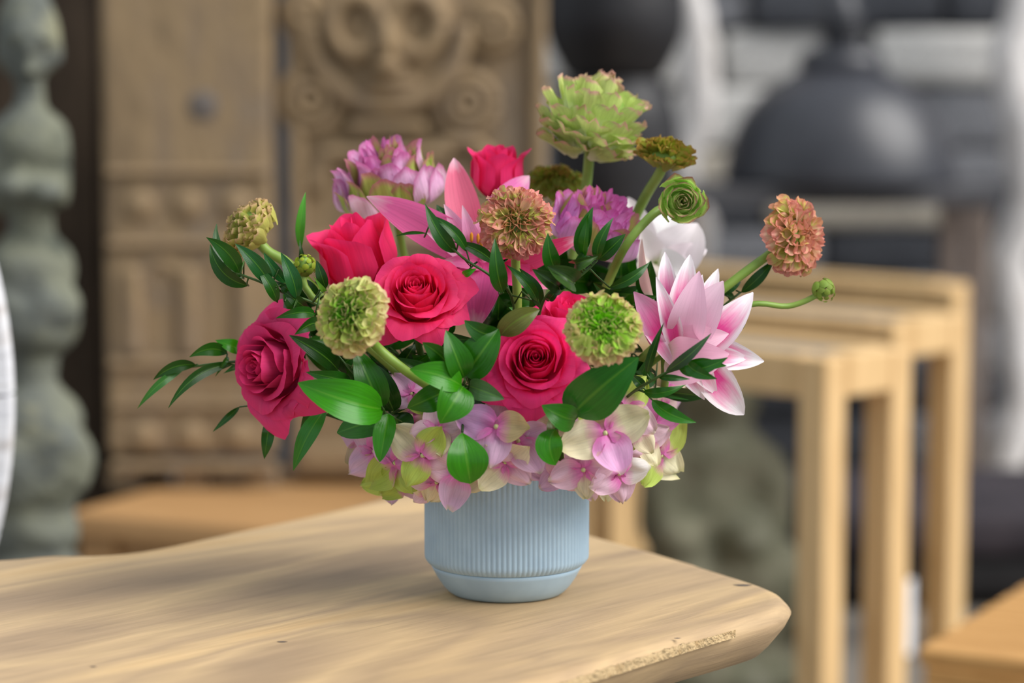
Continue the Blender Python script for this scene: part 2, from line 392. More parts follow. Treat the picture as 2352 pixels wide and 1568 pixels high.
# charcoal daybed
M['charcoal'] = mottled('charcoal_upholstery', [C(46, 42, 48), C(66, 60, 66)], 8, .75, .3, .2, 60)
M['blackwood'] = mottled('black_wood', [C(26, 25, 27), C(38, 36, 38)], 10, .5, .4)
d0 = at(1850, 1225, 3.32)
day = thing('daybed', 'low charcoal upholstered daybed with a thick seat cushion behind the side tables', 'daybed', (d0.x + .75, 3.63, 0))
box('base', (0, 0, .075), (1.46, .56, .09), M['blackwood'], day, .02)
box('seat_cushion', (0, -.0, .175), (1.5, .62, .115), M['charcoal'], day, .04, seg=4)
box('bolster', (.62, .05, .285), (.2, .5, .11), M['charcoal'], day, .05, (0, 0, .1), seg=4)
for sx in (-.68, .68):
    for sy in (-.22, .22): box('foot', (sx, sy, .015), (.06, .06, .03), M['blackwood'], day, .005)
# console with dome lamp
M['console'] = mottled('dark_grey_console', [C(66, 66, 70), C(92, 91, 94)], 5, .55, .4, .1, 20)
M['greywood'] = mottled('weathered_greybrown_wood', [C(112, 98, 90), C(146, 132, 122)], 4, .7, .3, .2, 12, (6, 6, 1))
KY = 4.25
k0, k1 = at(1560, 430, KY), at(2275, 430, KY); kz = k0.z
con = thing('console_table', 'dark grey console table holding up the black dome lamp', 'console', ((k0.x + k1.x) / 2, KY + .2, 0))
L = k1.x - k0.x
box('top', (0, 0, kz - .022), (L + .04, .46, .045), M['console'], con, .006)
box('shelf', (0, .0, kz - .36), (L - .08, .38, .03), M['console'], con, .004)
for sx in (-1, 1):
    for sy in (-.19, .19): box('leg', (sx * (L / 2 - .03), sy, (kz - .045) / 2), (.055, .055, kz - .046), M['greywood'], con, .005)
M['blackmetal'] = mottled('satin_black_metal', [C(50, 51, 57), C(60, 61, 68)], 20, .38, .6)
LY = KY + .2; s = mpp(LY); lc = at(1928, 408, LY); lz = kz
def hpx(y): return at(1928, y, LY).z - lz
lamp = thing('dome_lamp', 'large matte black metal dome lamp with a finned neck on the console', 'lamp', (lc.x, LY, lz + .001))
R = 266 * s; Hd = hpx(158)
dome = [(R - .004, 0), (R, .003)] + [(R * math.cos(q) ** .8 if q < 1.5 else .1 * R, max(.004, Hd * math.sin(q))) for q in [k * .085 for k in range(1, 15)]]
dome = [(max(r, 92 * s), z) for r, z in dome] + [(92 * s, Hd)]
inner = [(max(r - .004, .01), max(z - .004, .001)) for r, z in dome][::-1]
link('shade', lathe_mesh('shade', dome + [(.01, Hd)] , M['blackmetal'], 64), lamp)
link('collar', lathe_mesh('collar', [(.02, Hd), (98 * s, Hd), (100 * s, Hd + .006), (94 * s, hpx(125)), (70 * s, hpx(112)), (.02, hpx(110))], M['blackmetal'], 48), lamp)
for k in range(5):
    z0 = hpx(108) + k * (hpx(30) - hpx(108)) / 5
    link('fin', lathe_mesh('fin', [(.01, z0), (58 * s, z0), (60 * s, z0 + .002), (58 * s, z0 + .007), (.01, z0 + .007)], M['blackmetal'], 32), lamp)
link('socket', lathe_mesh('socket', [(.01, hpx(112)), (40 * s, hpx(112)), (42 * s, hpx(30)), (30 * s, hpx(-10)), (12 * s, hpx(-30)), (.002, hpx(-32))], M['blackmetal'], 32), lamp)
# driftwood posts
M['drift'] = mottled('whitewashed_driftwood', [C(212, 206, 202), C(236, 232, 230), C(188, 178, 170)], 5, .8, .2, .4, 14, (5, 5, 1.2))
def driftwood(px, Y, hw, label, seed, lo=0.0):
    s = mpp(Y); pts, rad = [], []
    for k in range(22):
        z = 2.0 * k / 21; pts.append(Vector((.022 * math.sin(z * 11 + seed) + .012 * math.sin(z * 23 + seed * 2), .02 * math.sin(z * 7 + seed), z)))
        rad.append(hw * s * (1 + .28 * noise.noise((z * 5, seed, 0)) + .12 * math.sin(z * 17 + seed)))
    vs, fs = tube_data(pts, rad, 20)
    vs = [v + Vector((noise.noise((v.x * 16, v.y * 16, v.z * 6 + seed)) * .012, 0, 0)) for v in vs]
    o = link('driftwood_post', mesh_from('driftwood_post', vs, fs, M['drift'])); o.location = (at(px, 300, Y).x, Y, 0)
    tag(o, label, 'driftwood', 'whitewashed driftwood posts'); return o
driftwood(1590, 4.85, 46, 'whitewashed driftwood post standing beside the stacked black urns', 1.3)
driftwood(2345, 4.85, 50, 'whitewashed driftwood post standing past the console leg, above the daybed', 4.1)
# black urns
M['blackclay'] = mottled('black_clay', [C(24, 24, 27), C(40, 39, 42), C(30, 30, 33)], 7, .5, .4, .3, 14)
UY = 3.2; s = mpp(UY); ux = at(1410, 300, UY).x
def zz(y): return at(1410, y, UY).z
stand = thing('pedestal', 'black square pedestal under the stacked black urns', 'pedestal', (ux, UY, 0))
box('plinth', (0, 0, .03), (.34, .34, .06), M['blackwood'], stand, .006); box('shaft', (0, 0, (zz(640) + .06) / 2), (.26, .26, zz(640) - .06), M['blackwood'], stand, .006)
zb = zz(640)
pr = [(.02, 0), (95 * s, .0), (120 * s, zz(560) - zb), (140 * s, zz(450) - zb), (148 * s, zz(340) - zb), (140 * s, zz(250) - zb), (115 * s, zz(200) - zb), (104 * s, zz(180) - zb), (.02, zz(178) - zb)]
def fine(pr):
    hi = max(z for r, z in pr)
    return [(max(.001, p.x), min(hi, max(0, p.y))) for p in smooth_path([Vector((r, z, 0)) for r, z in pr], 4)]
urn = link('black_urn', lathe_mesh('black_urn', fine(pr), M['blackclay'], 48)); urn.location = (ux, UY, zb)
tag(urn, 'rounded black clay urn on the pedestal, carrying a second urn', 'urn', 'stacked black urns')
zb = zz(178)
pr = [(.02, 0), (100 * s, 0), (130 * s, zz(140) - zb), (156 * s, zz(80) - zb), (162 * s, zz(20) - zb), (150 * s, zz(-60) - zb), (110 * s, zz(-120) - zb), (80 * s, zz(-150) - zb), (95 * s, zz(-180) - zb), (.02, zz(-180) - zb)]
urn = link('black_urn', lathe_mesh('black_urn', fine(pr), M['blackclay'], 48)); urn.location = (ux, UY, zb)
tag(urn, 'wide black clay urn stacked on top of another urn', 'urn', 'stacked black urns')
# mossy seated statue
M['moss'] = mottled('mossy_stone', [C(96, 95, 79), C(126, 124, 106), C(108, 109, 91), C(138, 137, 122)], 9, .95, .1, .5, 30)
SY = 2.45; s = mpp(SY)
def q(x, y, dy=0): return at(x, y, SY + dy)
o0 = Vector((q(1660, 1500).x, SY, 0))
def B(x, y, dy, rx, ry, rd, rot=0): return (q(x, y, dy) - o0, (rx * s, rd * s, ry * s), rot)
bl = [B(1660, 1530, 0, 220, 70, 200), B(1655, 1400, 0, 190, 90, 170), B(1730, 1335, -.06, 120, 95, 110), B(1560, 1345, -.06, 110, 90, 110), B(1640, 1190, 0, 140, 190, 120), B(1640, 1060, 0, 130, 110, 105),
      B(1520, 1130, -.03, 55, 130, 60, .15), B(1765, 1130, -.03, 55, 130, 60, -.15), B(1650, 900, -.02, 78, 95, 80), B(1650, 970, 0, 60, 60, 60), B(1570, 910, 0, 22, 50, 25), B(1730, 910, 0, 22, 50, 25),
      B(1560, 1240, -.1, 60, 50, 60, .8), B(1720, 1240, -.1, 60, 50, 60, -.8), B(1650, 905, -.09, 16, 30, 20), B(1830, 1360, -.02, 90, 110, 90)]
st = link('stone_statue', blob_mesh('stone_statue', bl, M['moss'])); st.location = o0; remesh(st, .014, .09, .02)
tag(st, 'mossy grey-green seated stone figure under the pale wood side tables', 'statue')
# ----- left: carved timbers on a bench
M['carved'] = mottled('weathered_teak', [C(118, 101, 80), C(150, 128, 98), C(138, 119, 96), C(132, 119, 104)], 3.2, .8, .2, .3, 22, (3, 3, 1), .8)
M['darkteak'] = mottled('dark_teak', [C(48, 40, 33), C(76, 64, 52)], 4, .85, .15, .3, 12, (5, 5, 1))
M['honey'] = mottled('honey_bench_wood', [C(166, 126, 82), C(190, 148, 100)], 3, .55, .3, .1, 10, (1, 8, 8))
BZ = .45
c0, c1 = on_z(150, 1176, BZ), on_z(960, 1243, BZ)
e = (c1 - c0); L = e.length; e.normalize(); f = Vector((-e.y, e.x, 0)); ang = math.atan2(e.y, e.x)
dsk = thing('display_bench', 'long low wooden bench the carved timber posts stand on', 'bench', (c0.x, c0.y, 0))
dp = .55
p = e * (L / 2) + f * (dp / 2); box('top', (p.x, p.y, BZ - .02), (L, dp, .04), M['honey'], dsk, .006, (0, 0, ang))
p = e * (L / 2) + f * .045; box('apron', (p.x, p.y, BZ - .13), (L - .06, .03, .17), M['honey'], dsk, .004, (0, 0, ang))
for k in (.05, L - .05):
    for m in (.05, dp - .05):
        p = e * k + f * m; box('leg', (p.x, p.y, (BZ - .04) / 2), (.07, .07, BZ - .04), M['honey'], dsk, .004, (0, 0, ang))
PY = 2.28; s = mpp(PY)
def relief(root, o, blobs, name, mat, vox=.012):
    bl = [(at(x, y, PY - dy) - o, (rx * s, rd, ry * s), rot) for x, y, dy, rx, ry, rd, rot in blobs]
    ob = link(name, blob_mesh(name, bl, mat, 20), root); return ob
def ring_mesh(name, c, R, r, mat, a0=0, a1=2 * PI, sx=1, sy=1, n=28, depth=1):
    pts = [Vector((c.x + math.cos(a0 + (a1 - a0) * k / n) * R * sx, c.y, c.z + math.sin(a0 + (a1 - a0) * k / n) * R * sy)) for k in range(n + 1)]
    vs, fs = tube_data(pts, r, 10); vs = [Vector((v.x, c.y + (v.y - c.y) * depth, v.z)) for v in vs]
    return mesh_from(name, vs, fs, mat)
# plain post with a knot and carved lower half
pa = at(440, 1118, PY); o = Vector((pa.x, PY, BZ)); topz = at(440, -60, PY).z - BZ
A = thing('carved_post', 'tan timber post with a dark knot above carved arches', 'carving', o)
wA = 386 * s; box('board', (0, .07, topz / 2 + .03), (wA, .14, topz - .06), M['carved'], A, .012)
for fx in (-.12, .0, .12): box('foot', (fx, .06, .02), (.055, .10, .04), M['carved'], A, .006)
def lz_(y): return at(440, y, PY).z - BZ
kn = link('knot', lathe_mesh('knot', [(.001, .004), (.018, .004), (.024, .001), (.028, -.004)], mottled('grey_knot', [C(98, 92, 88), C(116, 108, 102)], 30, .8, .2), 24), A)
kn.matrix_local = Matrix.Translation(((478 - 440) * s, -.001, lz_(243))) @ Matrix.Rotation(PI / 2, 4, 'X') @ Matrix.Diagonal((1, 1, 1, 1))
for y, hh in ((395, 20), (560, 22), (835, 26), (930, 16), (1070, 22)):
    box('carved_band', (0, .012, lz_(y)), (wA * .98, .05, hh * s), M['carved'], A, .008)
for x in (310, 440, 570):
    box('carved_column', ((x - 440) * s, .014, lz_(715)), (46 * s, .06, 210 * s), M['carved'], A, .012)
for x in (375, 505):
    m = ring_mesh('carved_arch', Vector(((x - 440) * s, .004, lz_(660))), 44 * s, 15 * s, M['carved'], 0, PI, 1, 1.3, 16); link('carved_arch', m, A)
for x in (330, 440, 550):
    m = lathe_mesh('carved_boss', [(.002, .012), (.015, .011), (.026, .006), (.03, 0)], M['carved'], 20)
    link('carved_boss', m, A, Matrix.Translation(((x - 440) * s, 0, lz_(470))) @ Matrix.Rotation(PI / 2, 4, 'X'))
    link('carved_boss', m, A, Matrix.Translation(((x - 440) * s, 0, lz_(1000))) @ Matrix.Rotation(PI / 2, 4, 'X'))
# face panel
pb = at(960, 1140, PY); o = Vector((pb.x, PY, BZ)); topz = at(960, -160, PY).z - BZ
P_ = thing('carved_timber', 'wide weathered timber panel carved with a round face and scrolls', 'carving', o)
wB = 596 * s; box('board', (0, .11, topz / 2), (wB, .10, topz), M['carved'], P_, .012)
def lp(x, y, d=0): return Vector(((x - 960) * s, .06 - d, at(960, y, PY).z - BZ))
face = [(lp(890, 60), (160 * s, .035, 185 * s)), (lp(890, 200), (90 * s, .05, 50 * s)), (lp(893, 95, .02), (26 * s, .06, 70 * s)), (lp(893, 150, .025), (44 * s, .055, 26 * s)), (lp(892, 190, .03), (70 * s, .03, 12 * s))]
fo = link('carved_face', blob_mesh('carved_face', [(c, r) for c, r in face], M['carved']), P_)
for x in (822, 958): link('eye_ring', ring_mesh('eye_ring', lp(x, 55, .04), 56 * s, 20 * s, M['carved'], sy=1.15), P_)
link('face_rim', ring_mesh('face_rim', lp(890, 55, .02), 178 * s, 26 * s, M['carved'], PI, 2 * PI, 1, 1.05, 32), P_)
for x, y, R in ((1075, 238, 62), (712, 228, 66), (1135, 60, 48), (700, 30, 46)):
    for k, (rr, th) in enumerate(((1, 17), (.5, 13))): link('carved_scroll', ring_mesh('carved_scroll', lp(x, y, .012 * (k + 1)), R * rr * s, th * s, M['carved']), P_)
    link('carved_boss', lathe_mesh('carved_boss', [(.002, .03), (.012, .026), (.018, .012), (.02, 0)], M['carved'], 16), P_, Matrix.Translation(lp(x, y)) @ Matrix.Rotation(PI / 2, 4, 'X'))
for x, y, hw, hh in ((890, 290, 90, 16), (890, 350, 150, 14), (960, 560, 280, 18), (960, 1060, 285, 34), (960, 800, 280, 20)):
    box('carved_band', lp(x, y, .005), (2 * hw * s, .05, 2 * hh * s), M['carved'], P_, .01)
for x, y, R in ((790, 440, 70), (1060, 420, 80), (760, 680, 70), (930, 690, 70), (1110, 690, 70), (760, 930, 60), (930, 930, 60), (1110, 930, 60)):
    link('carved_arch', ring_mesh('carved_arch', lp(x, y, .01), R * s, 20 * s, M['carved'], 0, PI, 1, 1.2, 18), P_)
for x in (682, 1240): box('border', lp(x, 480, -.005), (34 * s, .06, 1250 * s), M['carved'], P_, .008)
# dark timber behind
pd = at(190, 1100, PY + .33)
D_ = thing('timber_door', 'dark brown timber door leaning place behind the mossy totem', 'door', (pd.x - .1, PY + .33, 0))
D_['label'] = 'dark brown timber door standing behind the mossy stone totem'
for k in range(4): box('plank', (-.17 + k * .125, 0, 1.0), (.12, .05, 2.0), M['darkteak'], D_, .006)
for zz_ in (.35, 1.6): box('batten', (.02, .035, zz_), (.5, .03, .1), M['darkteak'], D_, .005)
# totem
M['totem'] = mottled('mossy_totem_stone', [C(78, 82, 74), C(122, 124, 108), C(100, 104, 100), C(146, 144, 116)], 7, .95, .1, .6, 30)
TY = 1.35; s = mpp(TY); o = Vector((at(70, 500, TY).x, TY, 0))
def tb(x, y, rx, ry, dy=0, rd=None, rot=0): return (at(x, y, TY + dy) - o, (rx * s, (rd or rx) * s, ry * s), rot)
tb_l = [tb(66, 85, 74, 110), tb(66, 20, 60, 60), tb(66, 110, 12, 28, -.05), tb(40, 85, 20, 12, -.045), tb(92, 85, 20, 12, -.045), tb(0, 110, 14, 45), tb(134, 110, 14, 45), tb(68, 165, 24, 9, -.045),
        tb(70, 220, 38, 50), tb(70, 330, 92, 85), tb(70, 420, 84, 80), tb(-10, 390, 30, 110, -.02), tb(140, 390, 26, 100, -.02), tb(30, 430, 40, 30, -.055), tb(105, 440, 40, 30, -.055),
        tb(70, 500, 50, 70), tb(70, 620, 105, 95), tb(70, 730, 120, 100), tb(120, 700, 66, 60, -.03), tb(20, 700, 66, 60, -.03), tb(70, 840, 62, 60), tb(70, 960, 120, 90), tb(70, 1070, 148, 120),
        tb(130, 1040, 70, 90, -.04), tb(10, 1040, 70, 90, -.04), tb(70, 1210, 116, 80), tb(70, 1330, 130, 80), tb(70, 1500, 150, 130), tb(70, 1700, 170, 150)]
fz = [((0, 0, .10), (.13, .13, .22)), ((0, 0, .05), (.16, .16, .06))]
to = link('stone_totem', blob_mesh('stone_totem', tb_l + fz, M['totem'])); to.location = o; remesh(to, .009, .05, .016)
tag(to, 'tall mossy grey-green carved stone totem of stacked figures', 'statue')
# whitewashed round tilt-top table, standing at the table's far end
M['whitewash'] = mottled('whitewashed_wood', [C(222, 222, 228), C(240, 240, 244), C(198, 190, 186)], 4, .7, .25, .2, 14, (1, 1, 9))
RY = .52; s = mpp(RY); rc = at(27, 905, RY); R = .56; rc.x -= R
tt = thing('tilt_top_table', 'round whitewashed plank table tipped upright beside the stone totem', 'table', (rc.x, RY, 0))
edges = [-R + k * (2 * R / 8) for k in range(9)]
for k in range(8):
    z0, z1 = edges[k] + .0015, edges[k + 1] - .0015; pv = []
    zs = [z0 + (z1 - z0) * j / 6 for j in range(7)]
    out = [(math.sqrt(max(0, R * R - zq * zq)), zq) for zq in zs] + [(-math.sqrt(max(0, R * R - zq * zq)), zq) for zq in zs[::-1]]
    m = len(out); pv = [(x, -.014, zq + rc.z) for x, zq in out] + [(x, .014, zq + rc.z) for x, zq in out]
    pf = [tuple(range(m)), tuple(range(m, 2 * m))[::-1]] + [(i, i + m, (i + 1) % m + m, (i + 1) % m) for i in range(m)]
    link('plank', mesh_from('plank', pv, pf, M['whitewash'], smooth=False), tt)
box('batten', (0, .03, rc.z), (.10, .03, 2 * R - .1), M['whitewash'], tt, .004)
link('pedestal', lathe_mesh('pedestal', [(.22, 0), (.22, .03), (.1, .06), (.05, .12), (.04, .4), (.05, rc.z - .02)], M['whitewash'], 32), tt, Matrix.Translation((0, .10, 0)))
# ================================================================== flowers
def jit(rng, col, k=.10):
    f = 1 + rng.uniform(-k, k); return (col[0] * f, col[1] * f * (1 + rng.uniform(-k, k) * .4), col[2] * f, 1)
def lerpc(a, b, t): return tuple(a[i] + (b[i] - a[i]) * t for i in range(3)) + (1,)
def frame(facing, roll=0):
    return Vector(facing).normalized().to_track_quat('Z', 'Y').to_matrix().to_4x4() @ Matrix.Rotation(roll, 4, 'Z')
from mathutils.bvhtree import BVHTree
TREES = {}                       # thing -> [(low corner, high corner, tree)] in world space
def tree_of(vs, ps):
    lo = [min(v[i] for v in vs) for i in range(3)]; hi = [max(v[i] for v in vs) for i in range(3)]
    return lo, hi, BVHTree.FromPolygons(vs, ps)
def clash(t, own=None):
    """how many faces of t cut through other things"""
    n = 0; lo, hi, tr = t
    for k, L in TREES.items():
        if k == own: continue
        for l2, h2, t2 in L:
            if lo[0] > h2[0] or hi[0] < l2[0] or lo[1] > h2[1] or hi[1] < l2[1] or lo[2] > h2[2] or hi[2] < l2[2]: continue
            n += len({p[0] for p in tr.overlap(t2)})
    return n
def note(key, t): TREES.setdefault(key, []).append(t)
def note_heads():
    """enter every flower built so far"""
    bpy.context.view_layer.update()
    for r in [o for o in COL.objects if o.parent is None and o.get('category') in ('rose', 'ranunculus', 'flower bud', 'vase')]:
        if r.name in TREES: continue
        for o in r.children:
            note(r.name, tree_of([o.matrix_world @ v.co for v in o.data.vertices], [tuple(p.vertices) for p in o.data.polygons]))
STEMS = []
def stem_to_vase(root, P, facing, r, mat, way=None, name='stem'):
    """ordered here, routed once all blooms and leaves stand; way: pixel way points (x, y, Y) it passes on its way down"""
    fc = Vector(facing).normalized()
    STEMS.append(dict(root=root, start=P + fc * .003, way=list(way or []), free=None if way else P - fc * .035 + Vector((0, 0, -.02)), r=r, mat=mat, kind='bloom'))
SLOTS = [Vector((math.cos(k * 2.39996), math.sin(k * 2.39996), 0)) * (.0475 * math.sqrt((k + .5) / 60)) for k in range(60)]
def foam_ends(last, rng, i):
    """own hole in the foam, near the side the stem comes from"""
    d = Vector((last.x - MOUTH.x, last.y - MOUTH.y, 0)) * .35
    if d.length > .045: d *= .045 / d.length
    near = sorted(SLOTS, key=lambda q_: (q_ - d).length)[:9]; q_ = near[0] if i < 4 else rng.choice(near)
    return q_, MOUTH + q_ * 1.12 + Vector((0, 0, .032)), MOUTH + q_
def route_stems():
    for n, st in enumerate(STEMS):
        rng = random.Random(n); root = st['root']; best = None; off = root.location
        for i in range(260):
            f = min(1, i / 50); J = lambda k: Vector((rng.uniform(-k, k), rng.uniform(-k, k), rng.uniform(-k, k))) * f
            if st['kind'] == 'bloom':
                pts = [st['start']]
                if st['way']: pts += [at(x + rng.uniform(-4, 4) * f, y, Y + rng.uniform(-.035, .035) * f) for x, y, Y in st['way']]
                else: pts.append(st['free'] + J(.02))
            else:
                dY = rng.uniform(-.02, .02) * f; pts = [at(x, y, Y + dY) for x, y, Y in st['way']] if st['way'] else [st['start'] + J(.006)]
            slot, e1, e2 = foam_ends(pts[-1], rng, i)
            mid = pts[-1].lerp(e1, .5) + Vector((0, 0, .004)) + J(.038); mid.z = max(mid.z, TZ + .116)
            R_ = Vector((pts[-1].x - MOUTH.x, pts[-1].y - MOUTH.y)).length; h_ = Vector((mid.x - MOUTH.x, mid.y - MOUTH.y))
            if h_.length > max(.03, R_ * .8): h_ *= max(.03, R_ * .8) / h_.length; mid.x, mid.y = MOUTH.x + h_.x, MOUTH.y + h_.y      # no swinging outward
            pts += [mid, e1, e2]
            sp = smooth_path(pts, 5); m = len(sp); r = st['r']; rad = [r] * m if isinstance(r, (int, float)) else [r[1] + (r[0] - r[1]) * k / (m - 1) for k in range(m)]
            vs, fs = tube_data(sp, rad, 8)
            for b_ in st.get('bases', ()):            # stalks of the leaves or florets on this stem
                q_ = min(sp, key=lambda p: (p - b_).length) if st['kind'] == 'sprig' else pts[0]
                if .002 < (q_ - b_).length < .14:
                    v, f_ = tube_data([q_, (q_ + b_) / 2 + Vector((0, 0, .001)) + J(.012), b_], st.get('stalk', .0007), 5); k = len(vs); vs += v; fs += [tuple(x + k for x in g) for g in f_]
            t = tree_of(vs, fs); c = clash(t, root.name)
            if min(p.z for p in sp[m // 3:-6] or sp) < TZ + .104: c += 6      # no sagging below the rim
            if best is None or c < best[0]: best = (c, vs, fs, t, slot)
            if c == 0: break
        c, vs, fs, t, slot = best; note(root.name, t); SLOTS.remove(slot)
        link('stem', mesh_from('stem', [v - off for v in vs], fs, M[st['mat']] if isinstance(st['mat'], str) else st['mat']), root)
    STEMS.clear()
def cup_petal(rb, Rm, Rt, Hh, A, lip, drop, skew, sideroll, wav, seed, point=0., nu=12, nv=11, mat='rose', rnd=.22):
    def fn(u, v):
        ve = v * (1 - rnd * abs(u) ** 2.6) + point * max(0, 1 - abs(u) * 2.5) * max(0, v - .7)
        s = min(1, ve / .55); r = rb + (Rm - rb) * math.sin(s * PI / 2)
        if ve > .4:
            k = min(1, (ve - .4) / .6); r += (Rt - Rm) * k * k * (3 - 2 * k)
        z = Hh * ve ** 1.2
        l = max(0, (ve - .78) / .22); r += lip * l ** 1.6; z -= drop * l * l
        r += sideroll * abs(u) ** 4 * ve ** 2
        a = u * A * (.42 + .58 * min(1, ve / .5)); r *= 1 + skew * u
        n = noise.noise((u * 1.9 + seed, v * 2.2, seed * 3.1)) * wav * ve
        e = noise.noise((u * 4.5 + seed * 7, 0, 1.7)) * wav * .6 * max(0, ve - .6) * 2.5
        return Vector(((r + n) * math.cos(a), (r + n) * math.sin(a), z + n * .6 + e))
    return grid_mesh('petal', nu, nv, fn, M[mat])
def open_rose_meshes(seed, N=30, big=1.0):
    rng = random.Random(seed); out = []
    for i in range(N):
        t = i / (N - 1); phi = i * 2.39996 + rng.uniform(-.25, .25)
        Rm = .035 + .60 * t ** .92
        if t < .58: Rt = Rm * (.80 + .12 * t); lip, drop = .01 + .03 * t, .0
        else:
            k = (t - .58) / .42; Rt = Rm * (.92 + .34 * k * big); lip = .03 + .24 * k * big; drop = .02 + .22 * k * big
        Hh = 1.04 + .10 * math.sin(min(1, t / .6) * PI / 2) - .38 * max(0, t - .6) / .4
        A = 1.75 if t < .2 else 1.40 - .34 * t
        out.append((phi, cup_petal(min(.12, Rm * .8) + .10 * t, Rm, Rt, Hh, A, lip, drop, rng.uniform(.03, .08), .02 + .16 * t * t, .015 + .11 * t * t, rng.uniform(0, 50), point=.03 + .16 * t * t, nu=16, nv=12)))
    return out
def bud_rose_meshes(seed, N=15, tall=1.55):
    rng = random.Random(seed); out = []
    for i in range(N):
        t = i / (N - 1); phi = i * 2.39996 + rng.uniform(-.2, .2); Rm = .08 + .66 * t ** .8
        Rt = Rm * (.62 + .22 * t); lip = .02 + .12 * t ** 3; drop = .02 + .05 * t ** 3
        Hh = tall - .22 * t
        out.append((phi, cup_petal(.10 + .12 * t, Rm, Rt, Hh, 1.5 - .45 * t, lip, drop, rng.uniform(.03, .07), .03 + .10 * t * t, .02 + .03 * t, rng.uniform(0, 50), point=.35 * t)))
    return out
ROSE_A, ROSE_B, ROSE_C = open_rose_meshes(3), open_rose_meshes(11, 28, .9), open_rose_meshes(23, 24, 1.1)
BUD_A, BUD_B = bud_rose_meshes(5, 10, 1.42), bud_rose_meshes(9, 14, 1.5)
GUARD = [cup_petal(.22, .64, 1.02, .80, .80, .26, .36, .04, .22, .14, 60 + k * 4.3, point=.30, nu=14, nv=12) for k in range(3)]
GUARD_UP = [cup_petal(.22, .70, .62, 1.32, .85, .12, .05, .04, .16, .10, 80 + k * 4.3, point=.40, nu=14, nv=12) for k in range(2)]
def rose(px, py, Y, rpx, facing, meshes, col, label, ctr=1.0, roll=0, seed=0, way=None, guards=(), glib=None):
    rng = random.Random(seed); S = rpx * mpp(Y); fc = Vector(facing).normalized()
    P = at(px, py, Y) - fc * (S * ctr)
    root = thing('rose', label, 'rose', P, 'pink roses'); fr = frame(fc, roll)
    for phi, me in meshes:
        link('petal', me, root, fr @ Matrix.Rotation(phi, 4, 'Z') @ Matrix.Scale(S, 4), jit(rng, col, .07))
    inv = fr.inverted()
    for k, (dx, dz, sc) in enumerate(guards):       # loose outer petals, by the side of the flower they hang on
        q_ = inv @ Vector((dx, 0, dz)); a_ = math.atan2(q_.y, q_.x); lib = glib or GUARD
        link('petal', lib[k % len(lib)], root, fr @ Matrix.Rotation(a_, 4, 'Z') @ Matrix.Scale(S * sc, 4), jit(rng, col, .07))
    hip = lathe_mesh('hip', [(.001, -.20 * S), (.10 * S, -.18 * S), (.2 * S, -.06 * S), (.16 * S, .03 * S), (.001, .05 * S)], M['stem_dark'], 12)
    link('hip', hip, root, fr)
    sep = grid_mesh('sepal', 4, 6, lambda u, v: Vector((u * .13 * S * math.sin(PI * min(1, v * .9 + .1)), .16 * S + v * .5 * S, -.02 * S + (.35 * v * v - .1 * v) * S)), M['leaf'])
    for k in range(5): link('sepal', sep, root, fr @ Matrix.Rotation(k * 2 * PI / 5, 4, 'Z'), C(50, 100, 36))
    stem_to_vase(root, P, fc, .0026, M['stem_dark'], way); return root
HOT, DEEP, MAG = C(250, 60, 130), C(244, 48, 112), C(216, 62, 122)
rose(588, 842, -.06, 120, (-.66, -.74, .06), ROSE_C, MAG, 'deep pink open rose facing outward above the drooping ruscus leaves', roll=.4, seed=1, ctr=.95, guards=((-.2, 1, .88), (.8, .8, .95), (.1, -1, .96), (.9, -.5, .95)))
rose(955, 652, -.10, 110, (-.02, -.83, .55), ROSE_A, C(248, 54, 114), 'large open coral-pink rose beside the green ruffled ranunculus', roll=.2, seed=2, ctr=1.0, guards=((1, .3, .90), (1, -.5, .84), (-.6, -1, .86), (.3, -1, .84)))
rose(1230, 818, -.13, 116, (.0, -.93, .30), ROSE_B, C(252, 60, 142), 'hot pink open rose just above the hydrangea and beside the broad leaf rosette', roll=1.1, seed=3, ctr=1.0, guards=((-.95, -.6, .92), (-.15, -1, .90), (.7, .75, .86), (.9, -.4, .86)))
rose(803, 516, -.01, 128, (-.25, -.30, .92), BUD_A, DEEP, 'half-open pink rose in side view below the purple striped ranunculus', ctr=1.25, roll=.7, seed=4, guards=((1, .1, 1.0), (-.2, -1, .95)), glib=GUARD_UP)
rose(1145, 345, .07, 84, (.02, -.22, .97), BUD_B, C(246, 58, 126), 'tall pink rosebud rising at the back behind the pink lily', ctr=1.35, roll=2.0, seed=5, guards=((-1, 0, 1.0), (1, -.1, 1.0)), glib=GUARD_UP)
rose(1310, 700, -.05, 96, (.08, -.45, .88), ROSE_C, C(250, 56, 134), 'pink rose mostly hidden under the curled ruscus leaves', ctr=1.0, roll=2.2, seed=6)
# ---- ranunculus petals: shared shapes
def spoon(seed, cup, bend, ruff, tipw=.55, nu=6, nv=7, mat='ran_green'):
    def fn(u, v):
        if v < .66: w = .28 + .72 * (v / .66) ** 1.2
        else: w = tipw + (1 - tipw) * math.sqrt(max(0, 1 - ((v - .66) / .34) ** 2))
        r = noise.noise((u * 2.6 + seed, v * 2, seed)) * ruff * v + math.sin(u * 5 + seed) * ruff * .5 * v * v
        return Vector((u * .5 * w, cup * u * u * w + bend * v * v + r, v * (1 - .10 * u * u) + noise.noise((u * 3 + seed, 9, 0)) * ruff * .4 * v))
    return grid_mesh('petal', nu, nv, fn, M[mat])
SPOON = {m: [spoon(s * 3.7, .30 - .06 * (s % 3), .22 - .12 * (s % 2), .16, mat=m) for s in range(5)] for m in ('ran_green', 'ran_pink', 'ran_olive', 'ran_lime')}
FRILL = {m: [spoon(40 + s * 2.3, .5, .15, .26, .5, 5, 5, mat=m) for s in range(3)] for m in ('ran_green', 'ran_pink', 'ran_olive', 'ran_lime')}
